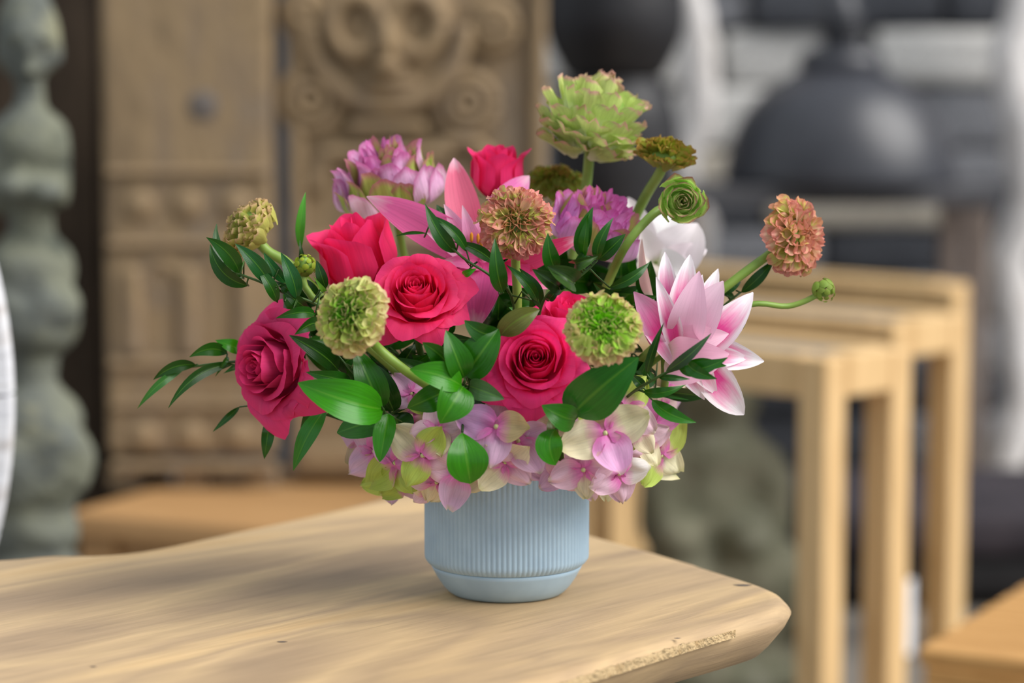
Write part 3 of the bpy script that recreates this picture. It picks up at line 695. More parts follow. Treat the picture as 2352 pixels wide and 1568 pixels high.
CURVY = {'ran_purple': [spoon(70 + s * 2.9, .38, .34 + .1 * (s % 3), .16, .3, 8, 9, mat='ran_purple') for s in range(5)]}
def ranunculus(px, py, Y, rpx, facing, cols, label, mat='ran_green', n=90, flat=.62, amax=108, inner=.42, wid=.62, roll=0, seed=0, way=None, group='green and peach ranunculus', r_stem=.0035, frill=True, stem='stem_light', name='ranunculus', meshes=None, a0=.05, inner_scale=.85, lean=(0, 50)):
    """cols = (centre, middle, outside) colours; petals set in a spiral over a dome"""
    rng = random.Random(seed); R = rpx * mpp(Y); fc = Vector(facing).normalized(); fr = frame(fc, roll)
    P = at(px, py, Y) - fc * (R * flat * .35)
    root = thing(name, label, 'ranunculus', P, group)
    lib = meshes or SPOON[mat]
    for i in range(n):
        t = (i + .5) / n; al = math.radians(amax) * (a0 + (1 - a0) * t ** .58); phi = i * 2.39996
        isf = frill and t < inner
        k = 1 if not isf else inner_scale
        rad, ax = math.sin(al) * R, math.cos(al) * R * flat
        tip = Vector((rad, 0, ax)) * k * rng.uniform(.93, 1.06); base = Vector((math.sin(al) * R * .16, 0, -.10 * R + math.cos(al) * R * .12))
        d0 = (tip - base); L = d0.length; d0.normalize(); out = Vector((math.cos(al), 0, -math.sin(al) * flat)).normalized()
        dl = math.radians(lean[0] + (lean[1] - lean[0]) * min(1, t * 1.3) + rng.uniform(-14, 14)); lz = (d0 * math.cos(dl) + out * math.sin(dl)).normalized()
        inn = d0 * math.sin(dl) - out * math.cos(dl)
        if abs(dl) > .25:        # a leaning petal roots further out on the dome so that its tip still ends on it
            L2 = R * (.62 if not isf else .5); base = tip - lz * L2; L = L2
        y = (inn - lz * inn.dot(lz)).normalized(); x = y.cross(lz)
        w = R * (wid * (.5 + .5 * t) if not isf else wid * .5) * rng.uniform(.85, 1.15)
        m = Matrix((( x.x, y.x, lz.x, base.x), (x.y, y.y, lz.y, base.y), (x.z, y.z, lz.z, base.z), (0, 0, 0, 1))) @ Matrix.Diagonal((w, L * .8, L, 1))
        c = lerpc(cols[0], cols[1], min(1, t / inner)) if t < inner else lerpc(cols[1], cols[2], (t - inner) / (1 - inner))
        if mat == 'ran_pink' and rng.random() < .28: c = C(214, 212, 120)
        link('petal', rng.choice(FRILL[mat] if isf and mat in FRILL else lib), root, fr @ Matrix.Rotation(phi + rng.uniform(-.1, .1), 4, 'Z') @ m, jit(rng, c, .14))
    heart = lathe_mesh('heart', [(.001, -.14 * R), (.12 * R, -.1 * R), (.22 * R, .05 * R), (.18 * R, .2 * R), (.001, .30 * R)], M['stem_light'], 14)
    link('heart', heart, root, fr)
    core = lathe_mesh('heart', [(.001, -.12 * R)] + [(math.sin(q_) * R * .56, math.cos(q_) * R * .56 * flat) for q_ in [2.0 - .18 * k for k in range(11)]] + [(.001, .56 * R * flat)], M['stem_light'], 16); link('heart', core, root, fr)
    stem_to_vase(root, P - fc * (.1 * R), fc, r_stem, M[stem], way); return root
G1, G2, G3 = C(110, 185, 30), C(168, 200, 84), C(206, 196, 132)
ranunculus(803, 722, -.16, 84, (-.46, -.76, .34), (C(96, 186, 20), C(178, 204, 84), C(234, 214, 158)), 'green ruffled ranunculus with cream rims between two open roses', n=110, inner=.34, wid=.70, seed=1, way=[(860, 790, -.12), (930, 850, -.11)], flat=.7)
ranunculus(1386, 748, -.17, 82, (.04, -.82, .52), (C(130, 214, 24), C(160, 216, 60), C(236, 196, 158)), 'bright green ruffled ranunculus with blush outer petals above the big oval leaf', n=120, inner=.42, wid=.66, seed=2, way=[(1345, 830, -.13)], flat=.66)
ranunculus(1184, 508, -.08, 80, (.02, -.92, .30), (C(130, 185, 40), C(226, 176, 140), C(232, 172, 156)), 'dusty pink ruffled ranunculus with a small green heart in front of the lily', mat='ran_pink', n=120, inner=.2, seed=3, way=[(1184, 600, -.06), (1188, 700, -.05)], wid=.5, flat=.62)
ranunculus(556, 510, -.02, 84, (-.72, -.25, .58), (C(150, 165, 60), C(186, 176, 92), C(206, 204, 110)), 'yellow-green ranunculus turned sideways above the glossy ruscus tip', n=75, lean=(-20, -38), seed=4, way=[(612, 575, -.02), (665, 608, -.02), (760, 700, -.02)], flat=.75, r_stem=.0042, amax=104)
ranunculus(1382, 228, .08, 136, (.34, -.06, .92), (C(214, 216, 140), C(206, 222, 132), C(208, 226, 140)), 'biggest ranunculus, lime green with pink rims, standing tallest in the bouquet', mat='ran_lime', n=66, lean=(-15, -36), inner=.2, seed=5, way=[(1356, 320, .085), (1346, 430, .095), (1312, 600, .08)], flat=1.0, wid=.80, r_stem=.0042, amax=128)
ranunculus(1528, 342, .035, 79, (.16, -.12, .96), (C(140, 150, 30), C(150, 160, 50), C(170, 165, 76)), 'flat olive ranunculus on a curved pale stem beside the biggest lime one', mat='ran_olive', n=85, seed=6, way=[(1518, 392, .04), (1475, 465, .065), (1415, 600, .075)], flat=.56, r_stem=.0042, amax=112, wid=.46, lean=(0, -25))
ranunculus(1836, 540, -.02, 88, (.72, -.62, .16), (C(216, 206, 124), C(234, 196, 158), C(234, 194, 164)), 'peach and lime ranunculus reaching out on a long stem past the spotted lily', mat='ran_pink', n=110, inner=.15, seed=7, way=[(1775, 578, -.02), (1655, 668, -.03), (1500, 800, -.03)], flat=.80, r_stem=.0036, wid=.48, amax=112, lean=(0, 40))
ranunculus(1276, 410, .13, 66, (.0, -.30, .95), (C(110, 120, 30), C(124, 132, 40), C(140, 150, 60)), 'dark olive ranunculus at the back between the rosebud and the tallest stem', mat='ran_olive', n=75, seed=8, flat=.8, wid=.45)
PU = (C(190, 70, 160), C(206, 120, 190), C(200, 150, 196))
def parrot(px, py, Y, rpx, facing, label, cols, seed, n=64, hgt=1.35):
    """goblet of long incurved ruffled petals"""
    rng = random.Random(seed); S = rpx * mpp(Y); fc = Vector(facing).normalized(); fr = frame(fc)
    P = at(px, py, Y) - fc * (S * .75); root = thing('ranunculus', label, 'ranunculus', P, 'purple striped ranunculus')
    shapes = []
    for k in range(7):
        tk = k / 6
        shapes.append(cup_petal(.10 + .06 * tk, .22 + .72 * tk, .16 + .66 * tk, hgt * (1.0 - .22 * tk), .95 - .52 * tk, .05, .05, .05, .06 + .05 * tk, .10, seed * 3 + k * 1.7, point=.3, nu=8, nv=10, mat='ran_purple', rnd=.35))
    for i in range(n):
        t = i / (n - 1); me = shapes[min(6, int(t * 6.99))]
        c = lerpc(cols[0], cols[1], t) if rng.random() > .3 else C(176, 196, 96)
        m = fr @ Matrix.Rotation(i * 2.39996, 4, 'Z') @ Matrix.Rotation(rng.uniform(-.05, .10) + (.16 * t if t > .7 else 0), 4, 'Y') @ Matrix.Scale(S * rng.uniform(.92, 1.06), 4)
        link('petal', me, root, m, jit(rng, c, .15))
    stem_to_vase(root, P, fc, .0035, M['stem_light']); return root
parrot(884, 398, .072, 121, (-.26, -.30, .92), 'lilac and white striped ranunculus with ruffled magenta rims behind the lily petal', (C(246, 176, 232), C(246, 214, 240)), 3)
parrot(1372, 500, .02, 107, (.34, -.28, .90), 'violet ruffled ranunculus behind the upright ruscus leaves', (C(244, 160, 226), C(236, 176, 234)), 8)
# ---- buds: overlapping scales on a ball
def scale_mesh(mat):
    def fn(u, v):
        w = math.sin(PI * (.12 + .80 * v)) ** .7; a = u * .55 * w; b = (v - .5) * 1.0
        return Vector((math.sin(a), -math.sin(b) * math.cos(a), math.cos(a) * math.cos(b) * (1.0 + .10 * v)))
    return grid_mesh('petal', 6, 6, fn, M[mat])
SCALE = scale_mesh('bud')
def bud(px, py, Y, rpx, facing, cols, label, n, stretch=1.0, way=None, seed=0, r_stem=.003, amax=125, open_=.12):
    rng = random.Random(seed); R = rpx * mpp(Y); fc = Vector(facing).normalized(); fr = frame(fc)
    P = at(px, py, Y) - fc * R * .5 * stretch; root = thing('ranunculus_bud', label, 'flower bud', P, 'ranunculus buds')
    for i in range(n):
        t = (i + .5) / n; al = math.radians(amax) * t ** .6; sc = (.30 + .70 * t ** .7)
        m = Matrix.Translation((0, 0, R * .5 * stretch)) @ Matrix.Diagonal((1, 1, stretch, 1)) @ Matrix.Rotation(i * 2.39996, 4, 'Z') @ Matrix.Rotation(al, 4, 'Y') @ Matrix.Rotation(PI / 2, 4, 'Z') \
            @ Matrix.Translation((0, 0, R * (.86 + .12 * t - .80 * sc))) @ Matrix.Rotation(open_ * rng.uniform(.6, 1.8), 4, 'X') @ Matrix.Scale(R * .80 * sc, 4)
        link('petal', SCALE, root, fr @ m, jit(rng, lerpc(cols[0], cols[1], t), .15))
    core = lathe_mesh('heart', [(.001, -.3 * R), (.45 * R, -.2 * R), (.72 * R, .3 * R), (.6 * R, .8 * R), (.3 * R, 1.1 * R), (.001, 1.2 * R)], M['stem_light'], 14)
    link('heart', core, root, fr); stem_to_vase(root, P, fc, r_stem, M['stem_light'], way); return root
def layered_bud(px, py, Y, rpx, facing, label, seed, way):
    rng = random.Random(seed); S = rpx * mpp(Y); fc = Vector(facing).normalized(); fr = frame(fc)
    P = at(px, py, Y) - fc * S * .55; root = thing('ranunculus_bud', label, 'flower bud', P, 'ranunculus buds')
    for i in range(28):
        t = i / 27; Rm = .08 + .82 * t ** .85
        me = cup_petal(.05 + .15 * t, Rm, Rm * (.62 + .30 * t), .86 - .22 * t, 1.25 - .55 * t, .02 + .10 * t, .02, .05, .05, .05 + .06 * t, rng.uniform(0, 40), point=.25 * t, nu=8, nv=8, mat='bud')
        link('petal', me, root, fr @ Matrix.Rotation(i * 2.39996 + rng.uniform(-.2, .2), 4, 'Z') @ Matrix.Scale(S, 4), jit(rng, lerpc(C(214, 226, 160), C(190, 230, 110), t), .12))
    stem_to_vase(root, P, fc, .0036, M['stem_light'], way); return root
layered_bud(1568, 462, -.03, 64, (.12, -.97, .10), 'half-closed green ranunculus bud with purple rims facing out in front of the driftwood', 2, [(1530, 478, .0), (1500, 492, -.01), (1440, 560, -.02), (1396, 650, .0)])
bud(700, 608, -.05, 29, (-.1, -.35, .9), (C(170, 190, 50), C(120, 130, 50)), 'small round green bud beside the side-on pink rose', 26, seed=3, way=[(715, 680, -.05)], r_stem=.0028)
bud(1893, 667, -.03, 27, (.55, -.2, -.78), (C(140, 160, 60), C(150, 180, 80)), 'tiny nodding green bud at the end of a thin curved stem', 26, stretch=1.25, seed=4, way=[(1872, 680, -.03), (1810, 703, -.03), (1720, 700, -.04), (1600, 760, -.03)], r_stem=.0022)
# ---- blades: leaves and lily petals traced between two picture points at their own depth
def blade(bx, by, tx, ty, wpx, Yb, Yt, bow=0, lift=.006, tilt=0, twist=0, fold=.25, curl=0, wave=0, a=.8, p=.9, nu=6, nv=12, mat='leaf', name='leaf', seed=0, tipcurl=0):
    B, T = at(bx, by, Yb), at(tx, ty, Yt); mid = (B + T) / 2; ax = (T - B); L = ax.length
    toc = (CAM - mid).normalized(); n0 = (toc - ax.normalized() * toc.dot(ax.normalized())).normalized(); s0 = ax.normalized().cross(n0)
    Cp = mid + s0 * (bow * mpp(Yb) * 2) + n0 * lift * 2
    wd = wpx * mpp((Yb + Yt) / 2) / 2
    def fn(u, v):
        c = B * (1 - v) ** 2 + Cp * 2 * v * (1 - v) + T * v * v - n0 * tipcurl * v ** 3
        tg = ((Cp - B) * (1 - v) + (T - Cp) * v - n0 * tipcurl * 1.5 * v * v).normalized()
        n = (n0 - tg * n0.dot(tg)).normalized(); s = tg.cross(n); an = math.radians(tilt + twist * (v - .5))
        s, n = s * math.cos(an) + n * math.sin(an), n * math.cos(an) - s * math.sin(an)
        h = wd * max(.03, math.sin(PI * min(1, max(0, v)) ** a) ** p)
        off = fold * abs(u) * h + curl * u * u * h + wave * h * math.sin(v * 9 + seed + (2 if u > 0 else 0)) * abs(u)
        return c + s * (u * h) + n * off
    return fn, nu, nv, name, mat, B
def geo(fn, nu, nv):
    vs = [fn(2 * i / nu - 1, j / nv) for j in range(nv + 1) for i in range(nu + 1)]
    return vs, [(j * (nu + 1) + i, j * (nu + 1) + i + 1, (j + 1) * (nu + 1) + i + 1, (j + 1) * (nu + 1) + i) for j in range(nv) for i in range(nu)]
def settle(root, args, kw, reach=(-.03, .02), own=None):
    """slide a blade along its sight line (and turn it a little) until it clears the other things"""
    best = None; steps = sorted([k * .004 for k in range(int(reach[0] / .004), int(reach[1] / .004) + 1)], key=abs)
    for tl in (0, 14, -14, 28, -28):
        for d in steps:
            k2 = dict(kw, tilt=kw.get('tilt', 0) + tl); a_ = list(args); a_[5] += d; a_[6] += d; res = blade(*a_, **k2)
            t = tree_of(*geo(*res[:3])); c = clash(t, root.name)
            if best is None or c < best[0]: best = (c, res, t)
            if c == 0: break
        if best[0] == 0: break
    note(root.name, best[2]); return best[1]
def place(root, res, col, name):
    fn, nu, nv, nm, mat, B = res; me = grid_mesh(nm, nu, nv, lambda u, v: fn(u, v) - B, M[mat]); o = root.location
    return link(name, me, root, Matrix.Translation(B - o), col)
note_heads()
def lily(name, label, cpx, cY, petals, mat_default, seed, group='lilies', way=None, facing=(0, -.6, .6)):
    rng = random.Random(seed); P = at(cpx[0], cpx[1], cY); root = thing(name, label, 'lily', P, group)
    for q_ in petals:
        kw = dict(a=.85, p=.75, fold=.16, curl=.18, wave=.11, nu=8, nv=14, mat=mat_default, name='petal', seed=rng.uniform(0, 9), lift=.010, tipcurl=rng.uniform(.004, .016))
        kw.update(q_[8] if len(q_) > 8 else {})
        place(root, settle(root, q_[:7], kw, (-.03, .03)), jit(rng, q_[7], .05), 'petal')
    stem_to_vase(root, P + Vector((0, .01, -.005)), facing, .0034, M['stem_light'], way); return root
PK, PK2, PKL = C(246, 120, 184), C(236, 80, 150), C(246, 172, 212)
l1 = lily('pink_lily', 'pink lily with pale petal tips in front of the tall rosebud', (1110, 600), .01, [
    (1105, 600, 852, 457, 98, .01, -.02, PK, dict(bow=14, tilt=20)), (1095, 580, 1042, 360, 78, .02, .03, C(238, 118, 150), dict(bow=-6)), (1110, 585, 1217, 402, 84, .03, .045, C(240, 130, 196), dict(bow=-12)),
    (1110, 600, 1092, 752, 104, .0, -.035, C(222, 86, 156), dict(lift=.02)), (1120, 610, 1325, 546, 66, .0, -.035, C(226, 70, 120), dict(bow=6, tilt=-25)), (1130, 610, 1262, 655, 70, -.0, -.03, PK2, dict(tilt=15)),
    (1110, 600, 1045, 690, 92, .0, -.03, C(214, 70, 140), {}),
    (1092, 590, 1030, 486, 52, .0, -.035, PKL, {}), (1095, 585, 1068, 492, 46, -.005, -.04, PKL, {}), (1100, 585, 1112, 488, 50, -.005, -.035, PKL, {}), (1095, 592, 1008, 548, 52, -.005, -.04, PKL, {}), (1098, 592, 1140, 520, 46, -.01, -.04, PKL, {}), (1095, 598, 1040, 600, 46, -.01, -.045, PK, {})], 'lily', 1)
st = lathe_mesh('anther', [(.0003, -.004), (.0013, -.002), (.0013, .002), (.0003, .004)], mottled('lily_anther', [C(196, 120, 30), C(220, 150, 60)], 40, .9, .1), 8)
for x, y in ((1083, 545), (1098, 548), (1106, 556)):
    p0, p1 = at(1100, 590, 0), at(x, y, -.035); link('anther', st, l1, Matrix.Translation(p1 - l1.location)); tube('filament', [p0, (p0 + p1) / 2 + Vector((0, 0, .002)), p1], .0006, M['stem_light'], l1, l1.location, 3, 6)
WH, WP = C(250, 240, 246), C(246, 214, 230)
LB = 'lily_band'
l2 = lily('double_lily', 'white-edged pink double lily with spotted petals beside the nodding bud', (1530, 800), -.05, [
    (1535, 800, 1468, 690, 84, -.05, -.07, C(240, 170, 205), dict(bow=10)), (1550, 800, 1512, 655, 48, -.06, -.085, WH, dict(bow=6, wave=.12)), (1550, 770, 1528, 584, 56, -.045, -.05, WH, dict(wave=.16, bow=-4)),
    (1555, 790, 1584, 590, 70, -.05, -.06, WH, dict(wave=.14)), (1565, 795, 1602, 640, 88, -.06, -.09, C(246, 206, 226), dict(mat='lily_white')), (1575, 790, 1612, 636, 50, -.05, -.07, WH, dict(wave=.15)), (1585, 780, 1646, 626, 56, -.04, -.05, WH, dict(wave=.18)),
    (1570, 790, 1658, 650, 94, -.055, -.08, WP, dict(mat='lily_white')), (1590, 800, 1718, 682, 84, -.05, -.07, WH, dict(bow=12)), (1600, 790, 1700, 740, 70, -.045, -.06, WH, {}), (1600, 775, 1745, 826, 74, -.045, -.065, WH, dict(bow=14, wave=.12)),
    (1530, 815, 1665, 812, 112, -.065, -.095, C(246, 190, 216), dict(mat='lily_white', bow=14)), (1560, 790, 1655, 770, 80, -.06, -.085, C(247, 205, 225), dict(mat='lily_white')), (1595, 810, 1704, 946, 82, -.05, -.07, WH, dict(bow=4, wave=.12, a=1.15)), (1585, 815, 1640, 896, 56, -.055, -.075, WH, {}), (1555, 815, 1612, 908, 50, -.055, -.075, WH, dict(wave=.1)),
    (1600, 815, 1712, 822, 54, -.05, -.065, WH, dict(wave=.12)), (1480, 745, 1548, 842, 40, -.05, -.08, WP, dict(tilt=30)), (1505, 700, 1476, 556, 30, -.02, -.03, C(236, 196, 190), dict(mat='lily_white', tilt=40, bow=-10)), (1610, 830, 1690, 880, 56, -.04, -.055, WH, {})], LB, 2)
lily('white_lily', 'plain white lily behind the half-closed green bud', (1510, 590), .11, [
    (1510, 600, 1440, 448, 54, 0.110, 0.125, WH, {}), (1510, 600, 1600, 515, 120, 0.105, 0.095, WH, dict(bow=14)), (1520, 600, 1622, 574, 60, 0.100, 0.095, WH, {}), (1510, 595, 1545, 478, 80, 0.120, 0.135, C(244, 244, 246), {}),
    (1505, 600, 1470, 530, 70, 0.100, 0.085, WH, {}), (1510, 605, 1590, 630, 80, 0.095, 0.080, C(240, 240, 244), {}), (1500, 605, 1470, 660, 70, 0.095, 0.075, C(236, 226, 220), {})], 'lily_white', 3)
# ---- hydrangeas
def sepal_mesh(seed, cup, wav):
    def fn(u, v):
        w = .92 * math.sin(PI * (.06 + .90 * v) ** .80) ** .62 if v < 1 else .2
        z = cup * (u * u * .35 + v * v * .5) * (1 if cup > 0 else .7) + noise.noise((u * 1.6 + seed, v * 2, seed)) * wav
        return Vector((u * .5 * w, .05 + v * (1 - .06 * u * u), z))
    return grid_mesh('sepal', 8, 8, fn, M['hyd'])
SEP = [sepal_mesh(s * 5.1, c, .22) for s, c in enumerate((.30, -.22, .12, .42, -.35, .2))]
EYE = lathe_mesh('floret', [(.001, -.15), (.04, -.12), (.065, 0), (.075, .05), (.045, .10), (.001, .12)], M['eye'], 10)
LIL, GRN, CRM, PNK = C(222, 184, 214), C(184, 204, 96), C(236, 228, 192), C(238, 202, 218)
def hydrangea(label, cpx, cY, florets, seed):
    rng = random.Random(seed); P = at(cpx[0], cpx[1], cY); root = thing('hydrangea', label, 'hydrangea', P, 'hydrangea heads around the vase rim')
    bases = []
    for (x, y, Y, r, fx, fz, cols) in florets:
        roll = rng.uniform(0, 1.5); sp = []
        for k in range(4):
            sc = rng.uniform(.82, 1.12)
            sp.append((rng.choice(SEP), Matrix.Rotation(k * PI / 2 + rng.uniform(-.15, .15), 4, 'Z') @ Matrix.Translation((0, 0, .03 * (k % 2))) @ Matrix.Rotation(rng.uniform(-.45, .25), 4, 'X') @ Matrix.Scale(sc, 4), jit(rng, cols[k % len(cols)], .08)))
        best = None
        for dr in (0, .4, -.4, .8):
            for d in (0, -.004, .004, -.008, .008, -.012, .012, -.016, .016, .022, .03):
                c = at(x, y, Y + d); fw = Matrix.Translation(c) @ frame((fx, -.85, fz), roll + dr) @ Matrix.Scale(r * 1.08 * mpp(Y + d), 4); vs, fs = [], []
                for me, ml, cc in sp:
                    k = len(vs); w_ = fw @ ml; vs += [w_ @ v.co for v in me.vertices]; fs += [tuple(i + k for i in p.vertices) for p in me.polygons]
                t = tree_of(vs, fs); n = clash(t, root.name)
                if best is None or n < best[0]: best = (n, fw, t, c)
                if n == 0: break
            if best[0] == 0: break
        n, fw, t, c = best; note(root.name, t)
        fo = link('floret', EYE, root, Matrix.Translation(-P) @ fw)
        for me, ml, cc in sp: link('sepal', me, fo, ml, cc)
        bases.append(c - Vector((fx, -.85, fz)).normalized() * .002)
    STEMS.append(dict(root=root, start=P + Vector((0, .014, 0)), way=[], r=.003, mat=M['stem_light'], kind='head', bases=bases, stalk=.0011)); return root
hydrangea('faded lilac and green hydrangea head hanging over the shadier rim of the vase', (960, 1030), -.035, [
    (1003, 988, -.105, 56, .0, .35, (PNK, PNK, CRM)), (972, 1045, -.11, 82, -.15, .0, (CRM, GRN, PNK, GRN)), (910, 1062, -.075, 78, -.4, -.05, (LIL, GRN, GRN)), (862, 1036, -.05, 74, -.55, .05, (LIL, LIL, C(206, 190, 170))),
    (1052, 1086, -.105, 70, .1, -.25, (PNK, LIL, CRM)), (1003, 1106, -.09, 66, -.05, -.3, (PNK, CRM, GRN)), (926, 1108, -.06, 66, -.3, -.4, (GRN, GRN, LIL)), (832, 1016, -.03, 58, -.6, .0, (LIL, C(196, 180, 150))),
    (1108, 1090, -.095, 56, .15, -.3, (GRN, CRM, PNK)), (946, 905, -.085, 54, -.2, .5, (LIL, LIL, GRN)), (945, 955, -.075, 62, -.3, .3, (GRN, GRN, LIL)), (880, 990, -.04, 60, -.5, .2, (LIL, CRM)), (985, 1130, -.075, 48, -.1, -.5, (CRM, PNK)), (1040, 1020, -.07, 60, .1, .1, (LIL, PNK)), (890, 1110, -.03, 56, -.5, -.4, (LIL, GRN, LIL))], 1)
hydrangea('lilac hydrangea head directly below the hot pink rose', (1160, 1010), -.05, [
    (1140, 980, -.135, 80, -.1, .25, (C(222, 168, 220), LIL, C(206, 190, 140), PNK)), (1190, 1012, -.115, 76, .15, .1, (LIL, PNK, LIL)), (1160, 1060, -.115, 68, .0, -.15, (CRM, CRM, PNK)), (1218, 1040, -.105, 66, .3, .0, (LIL, PNK, LIL)),
    (1095, 1022, -.12, 46, -.4, .0, (GRN, CRM)), (1222, 960, -.11, 58, .25, .3, (LIL, LIL, CRM)), (1255, 985, -.09, 46, .3, .1, (CRM, LIL)), (1100, 965, -.09, 54, -.2, .3, (LIL, CRM)), (1195, 1075, -.09, 50, .2, -.4, (CRM, PNK)), (1130, 1080, -.085, 46, -.1, -.4, (CRM, CRM))], 2)
hydrangea('green and blush hydrangea head under the double lily', (1410, 1010), -.04, [
    (1390, 995, -.13, 88, .1, .15, (GRN, CRM, C(238, 184, 226), CRM)), (1432, 935, -.10, 76, .25, .45, (GRN, GRN, PNK)), (1462, 990, -.095, 66, .4, .1, (GRN, GRN, CRM)), (1340, 1078, -.12, 74, -.05, -.15, (PNK, PNK, CRM)), (1290, 1085, -.10, 54, -.25, -.2, (PNK, LIL)),
    (1422, 1086, -.11, 74, .2, -.2, (C(244, 236, 232), PNK, PNK)), (1400, 1112, -.085, 50, .1, -.5, (PNK, CRM)), (1505, 975, -.055, 66, .6, .1, (C(236, 150, 206), PNK, PNK)), (1515, 1045, -.05, 80, .55, -.15, (GRN, GRN, CRM)), (1482, 1015, -.07, 56, .5, .0, (CRM, PNK)), (1528, 935, -.03, 58, .6, .3, (CRM, C(220, 190, 190))), (1350, 1108, -.09, 48, .0, -.5, (CRM, CRM, PNK)), (1345, 1010, -.08, 60, -.1, .1, (PNK, CRM)), (1455, 1070, -.07, 56, .4, -.2, (PNK, CRM))], 3)
hydrangea('small muted hydrangea cluster peeking out between the leaves behind the hot pink rose', (1180, 900), .0, [
    (900, 880, -.02, 60, -.3, .5, (LIL, CRM)), (1340, 870, -.05, 60, .2, .5, (LIL, CRM)), (1470, 900, .0, 60, .5, .4, (CRM, LIL)), (1540, 890, .02, 56, .6, .3, (LIL, CRM))], 4)
# ================================================================== foliage
DG, MG, BG_, OL, YG = C(26, 68, 12), C(38, 104, 10), C(52, 132, 8), C(104, 112, 52), C(100, 160, 40)
RUS, TEAL = C(32, 88, 18), C(28, 84, 34)
def sprig(name, label, stem_px, leaves, seed=0, r=(.0014, .0009), mat='stem_dark', group=None, to_vase=True, cat='foliage'):
    rng = random.Random(seed); path = [at(*p) for p in stem_px]; P = path[-1]
    root = thing(name, label, cat, P, group); bases = []
    for l in leaves:
        kw = l[8] if len(l) > 8 else {}
        kw = dict(dict(seed=rng.uniform(0, 9), tilt=rng.uniform(-18, 18), twist=rng.uniform(-25, 25), wave=.05, tipcurl=rng.uniform(-.004, .01)), **kw)
        if name == 'salal_stem':
            kw.setdefault('p', .74); l = l[:4] + (l[4] * 1.08,) + l[5:]
        res = settle(root, l[:7], kw); bases.append(res[5]); place(root, res, jit(rng, l[7], .14), 'leaf')
    STEMS.append(dict(root=root, way=list(stem_px), r=r, mat=M[mat], kind='sprig', bases=bases)); return root
GR = 'ruscus sprigs'
sprig('ruscus_sprig', 'dark glossy ruscus sprig under the side-turned yellow-green ranunculus', [(552, 630, -.06), (600, 648, -.06), (660, 675, -.055), (740, 705, -.05)], [
    (550, 628, 474, 545, 40, -.06, -.07, RUS, dict(bow=12, tilt=10)), (571, 656, 482, 560, 36, -.05, -.055, DG, dict(bow=-22)), (560, 640, 497, 512, 30, -.045, -.04, DG, dict(bow=-24)), (556, 634, 505, 600, 26, -.05, -.05, DG, {}),
    (622, 654, 540, 559, 40, -.065, -.075, TEAL, dict(bow=6)), (637, 694, 590, 612, 30, -.065, -.07, RUS, dict(bow=5)), (656, 650, 606, 580, 26, -.06, -.06, TEAL, dict(bow=-3)), (682, 686, 646, 583, 38, -.065, -.07, TEAL, dict(bow=6)),
    (667, 668, 636, 648, 18, -.06, -.065, DG), (704, 708, 645, 664, 28, -.055, -.065, DG), (724, 722, 640, 730, 28, -.07, -.085, RUS, dict(bow=8)), (748, 662, 727, 598, 26, -.06, -.06, DG), (730, 690, 700, 640, 30, -.04, -.04, DG),
    (745, 668, 724, 640, 12, -.06, -.07, YG)], 1, group=GR)
sprig('ruscus_sprig', 'single upright light green ruscus shoot before the carved post', [(690, 572, .0), (694, 600, .0), (720, 680, .0)], [(690, 572, 702, 441, 22, .0, .0, C(70, 140, 40), dict(bow=-5, tilt=0)), (694, 600, 690, 560, 14, .0, -.01, DG)], 2, group=GR)
sprig('ruscus_sprig', 'drooping ruscus sprig with long curved tips beneath the deep pink rose', [(440, 842, -.02), (520, 832, -.02), (600, 830, -.02), (700, 850, -.01)], [
    (422, 848, 318, 936, 20, -.02, -.04, C(50, 110, 40), dict(bow=10)), (450, 838, 352, 872, 28, -.02, -.03, DG, dict(bow=12)), (537, 836, 385, 938, 26, -.02, -.05, DG, dict(bow=24)), (522, 812, 432, 820, 32, -.015, -.03, RUS, dict(bow=14)),
    (552, 802, 498, 782, 34, -.01, -.02, BG_), (524, 820, 500, 856, 12, -.02, -.03, RUS), (545, 840, 512, 858, 14, -.02, -.03, RUS)], 3, group=GR)
sprig('ruscus_sprig', 'ruscus leaves pointing straight down below the deep pink rose', [(640, 930, -.02), (720, 920, -.02), (800, 920, -.01)], [
    (550, 934, 488, 992, 16, -.02, -.03, RUS), (620, 960, 607, 1054, 30, -.03, -.035, RUS), (750, 935, 674, 1080, 44, -.05, -.06, C(44, 112, 34), dict(bow=8)), (738, 928, 690, 990, 36, -.03, -.035, RUS)], 4, group=GR)
sprig('salal_stem', 'broad glossy green leaves spreading beside the deep pink rose', [(880, 938, -.11), (900, 950, -.08)], [
    (880, 940, 694, 882, 92, -.115, -.14, BG_, dict(bow=-6, tilt=-10, fold=.3, lift=.012)), (806, 876, 711, 856, 32, -.10, -.12, RUS), (776, 850, 670, 774, 42, -.09, -.12, DG, dict(bow=8)), (730, 746, 672, 770, 30, -.09, -.12, DG, dict(bow=8)),
    (876, 938, 818, 806, 70, -.10, -.11, MG), (904, 944, 862, 842, 62, -.085, -.09, DG), (894, 952, 778, 992, 80, -.09, -.10, MG, dict(tilt=-25)), (892, 950, 872, 1062, 48, -.105, -.115, BG_, dict(fold=.5)), (905, 950, 930, 1020, 70, -.06, -.07, DG), (652, 764, 600, 738, 34, .0, .0, DG), (840, 860, 790, 900, 60, -.04, -.05, DG)], 5, group='broad-leaf stems')
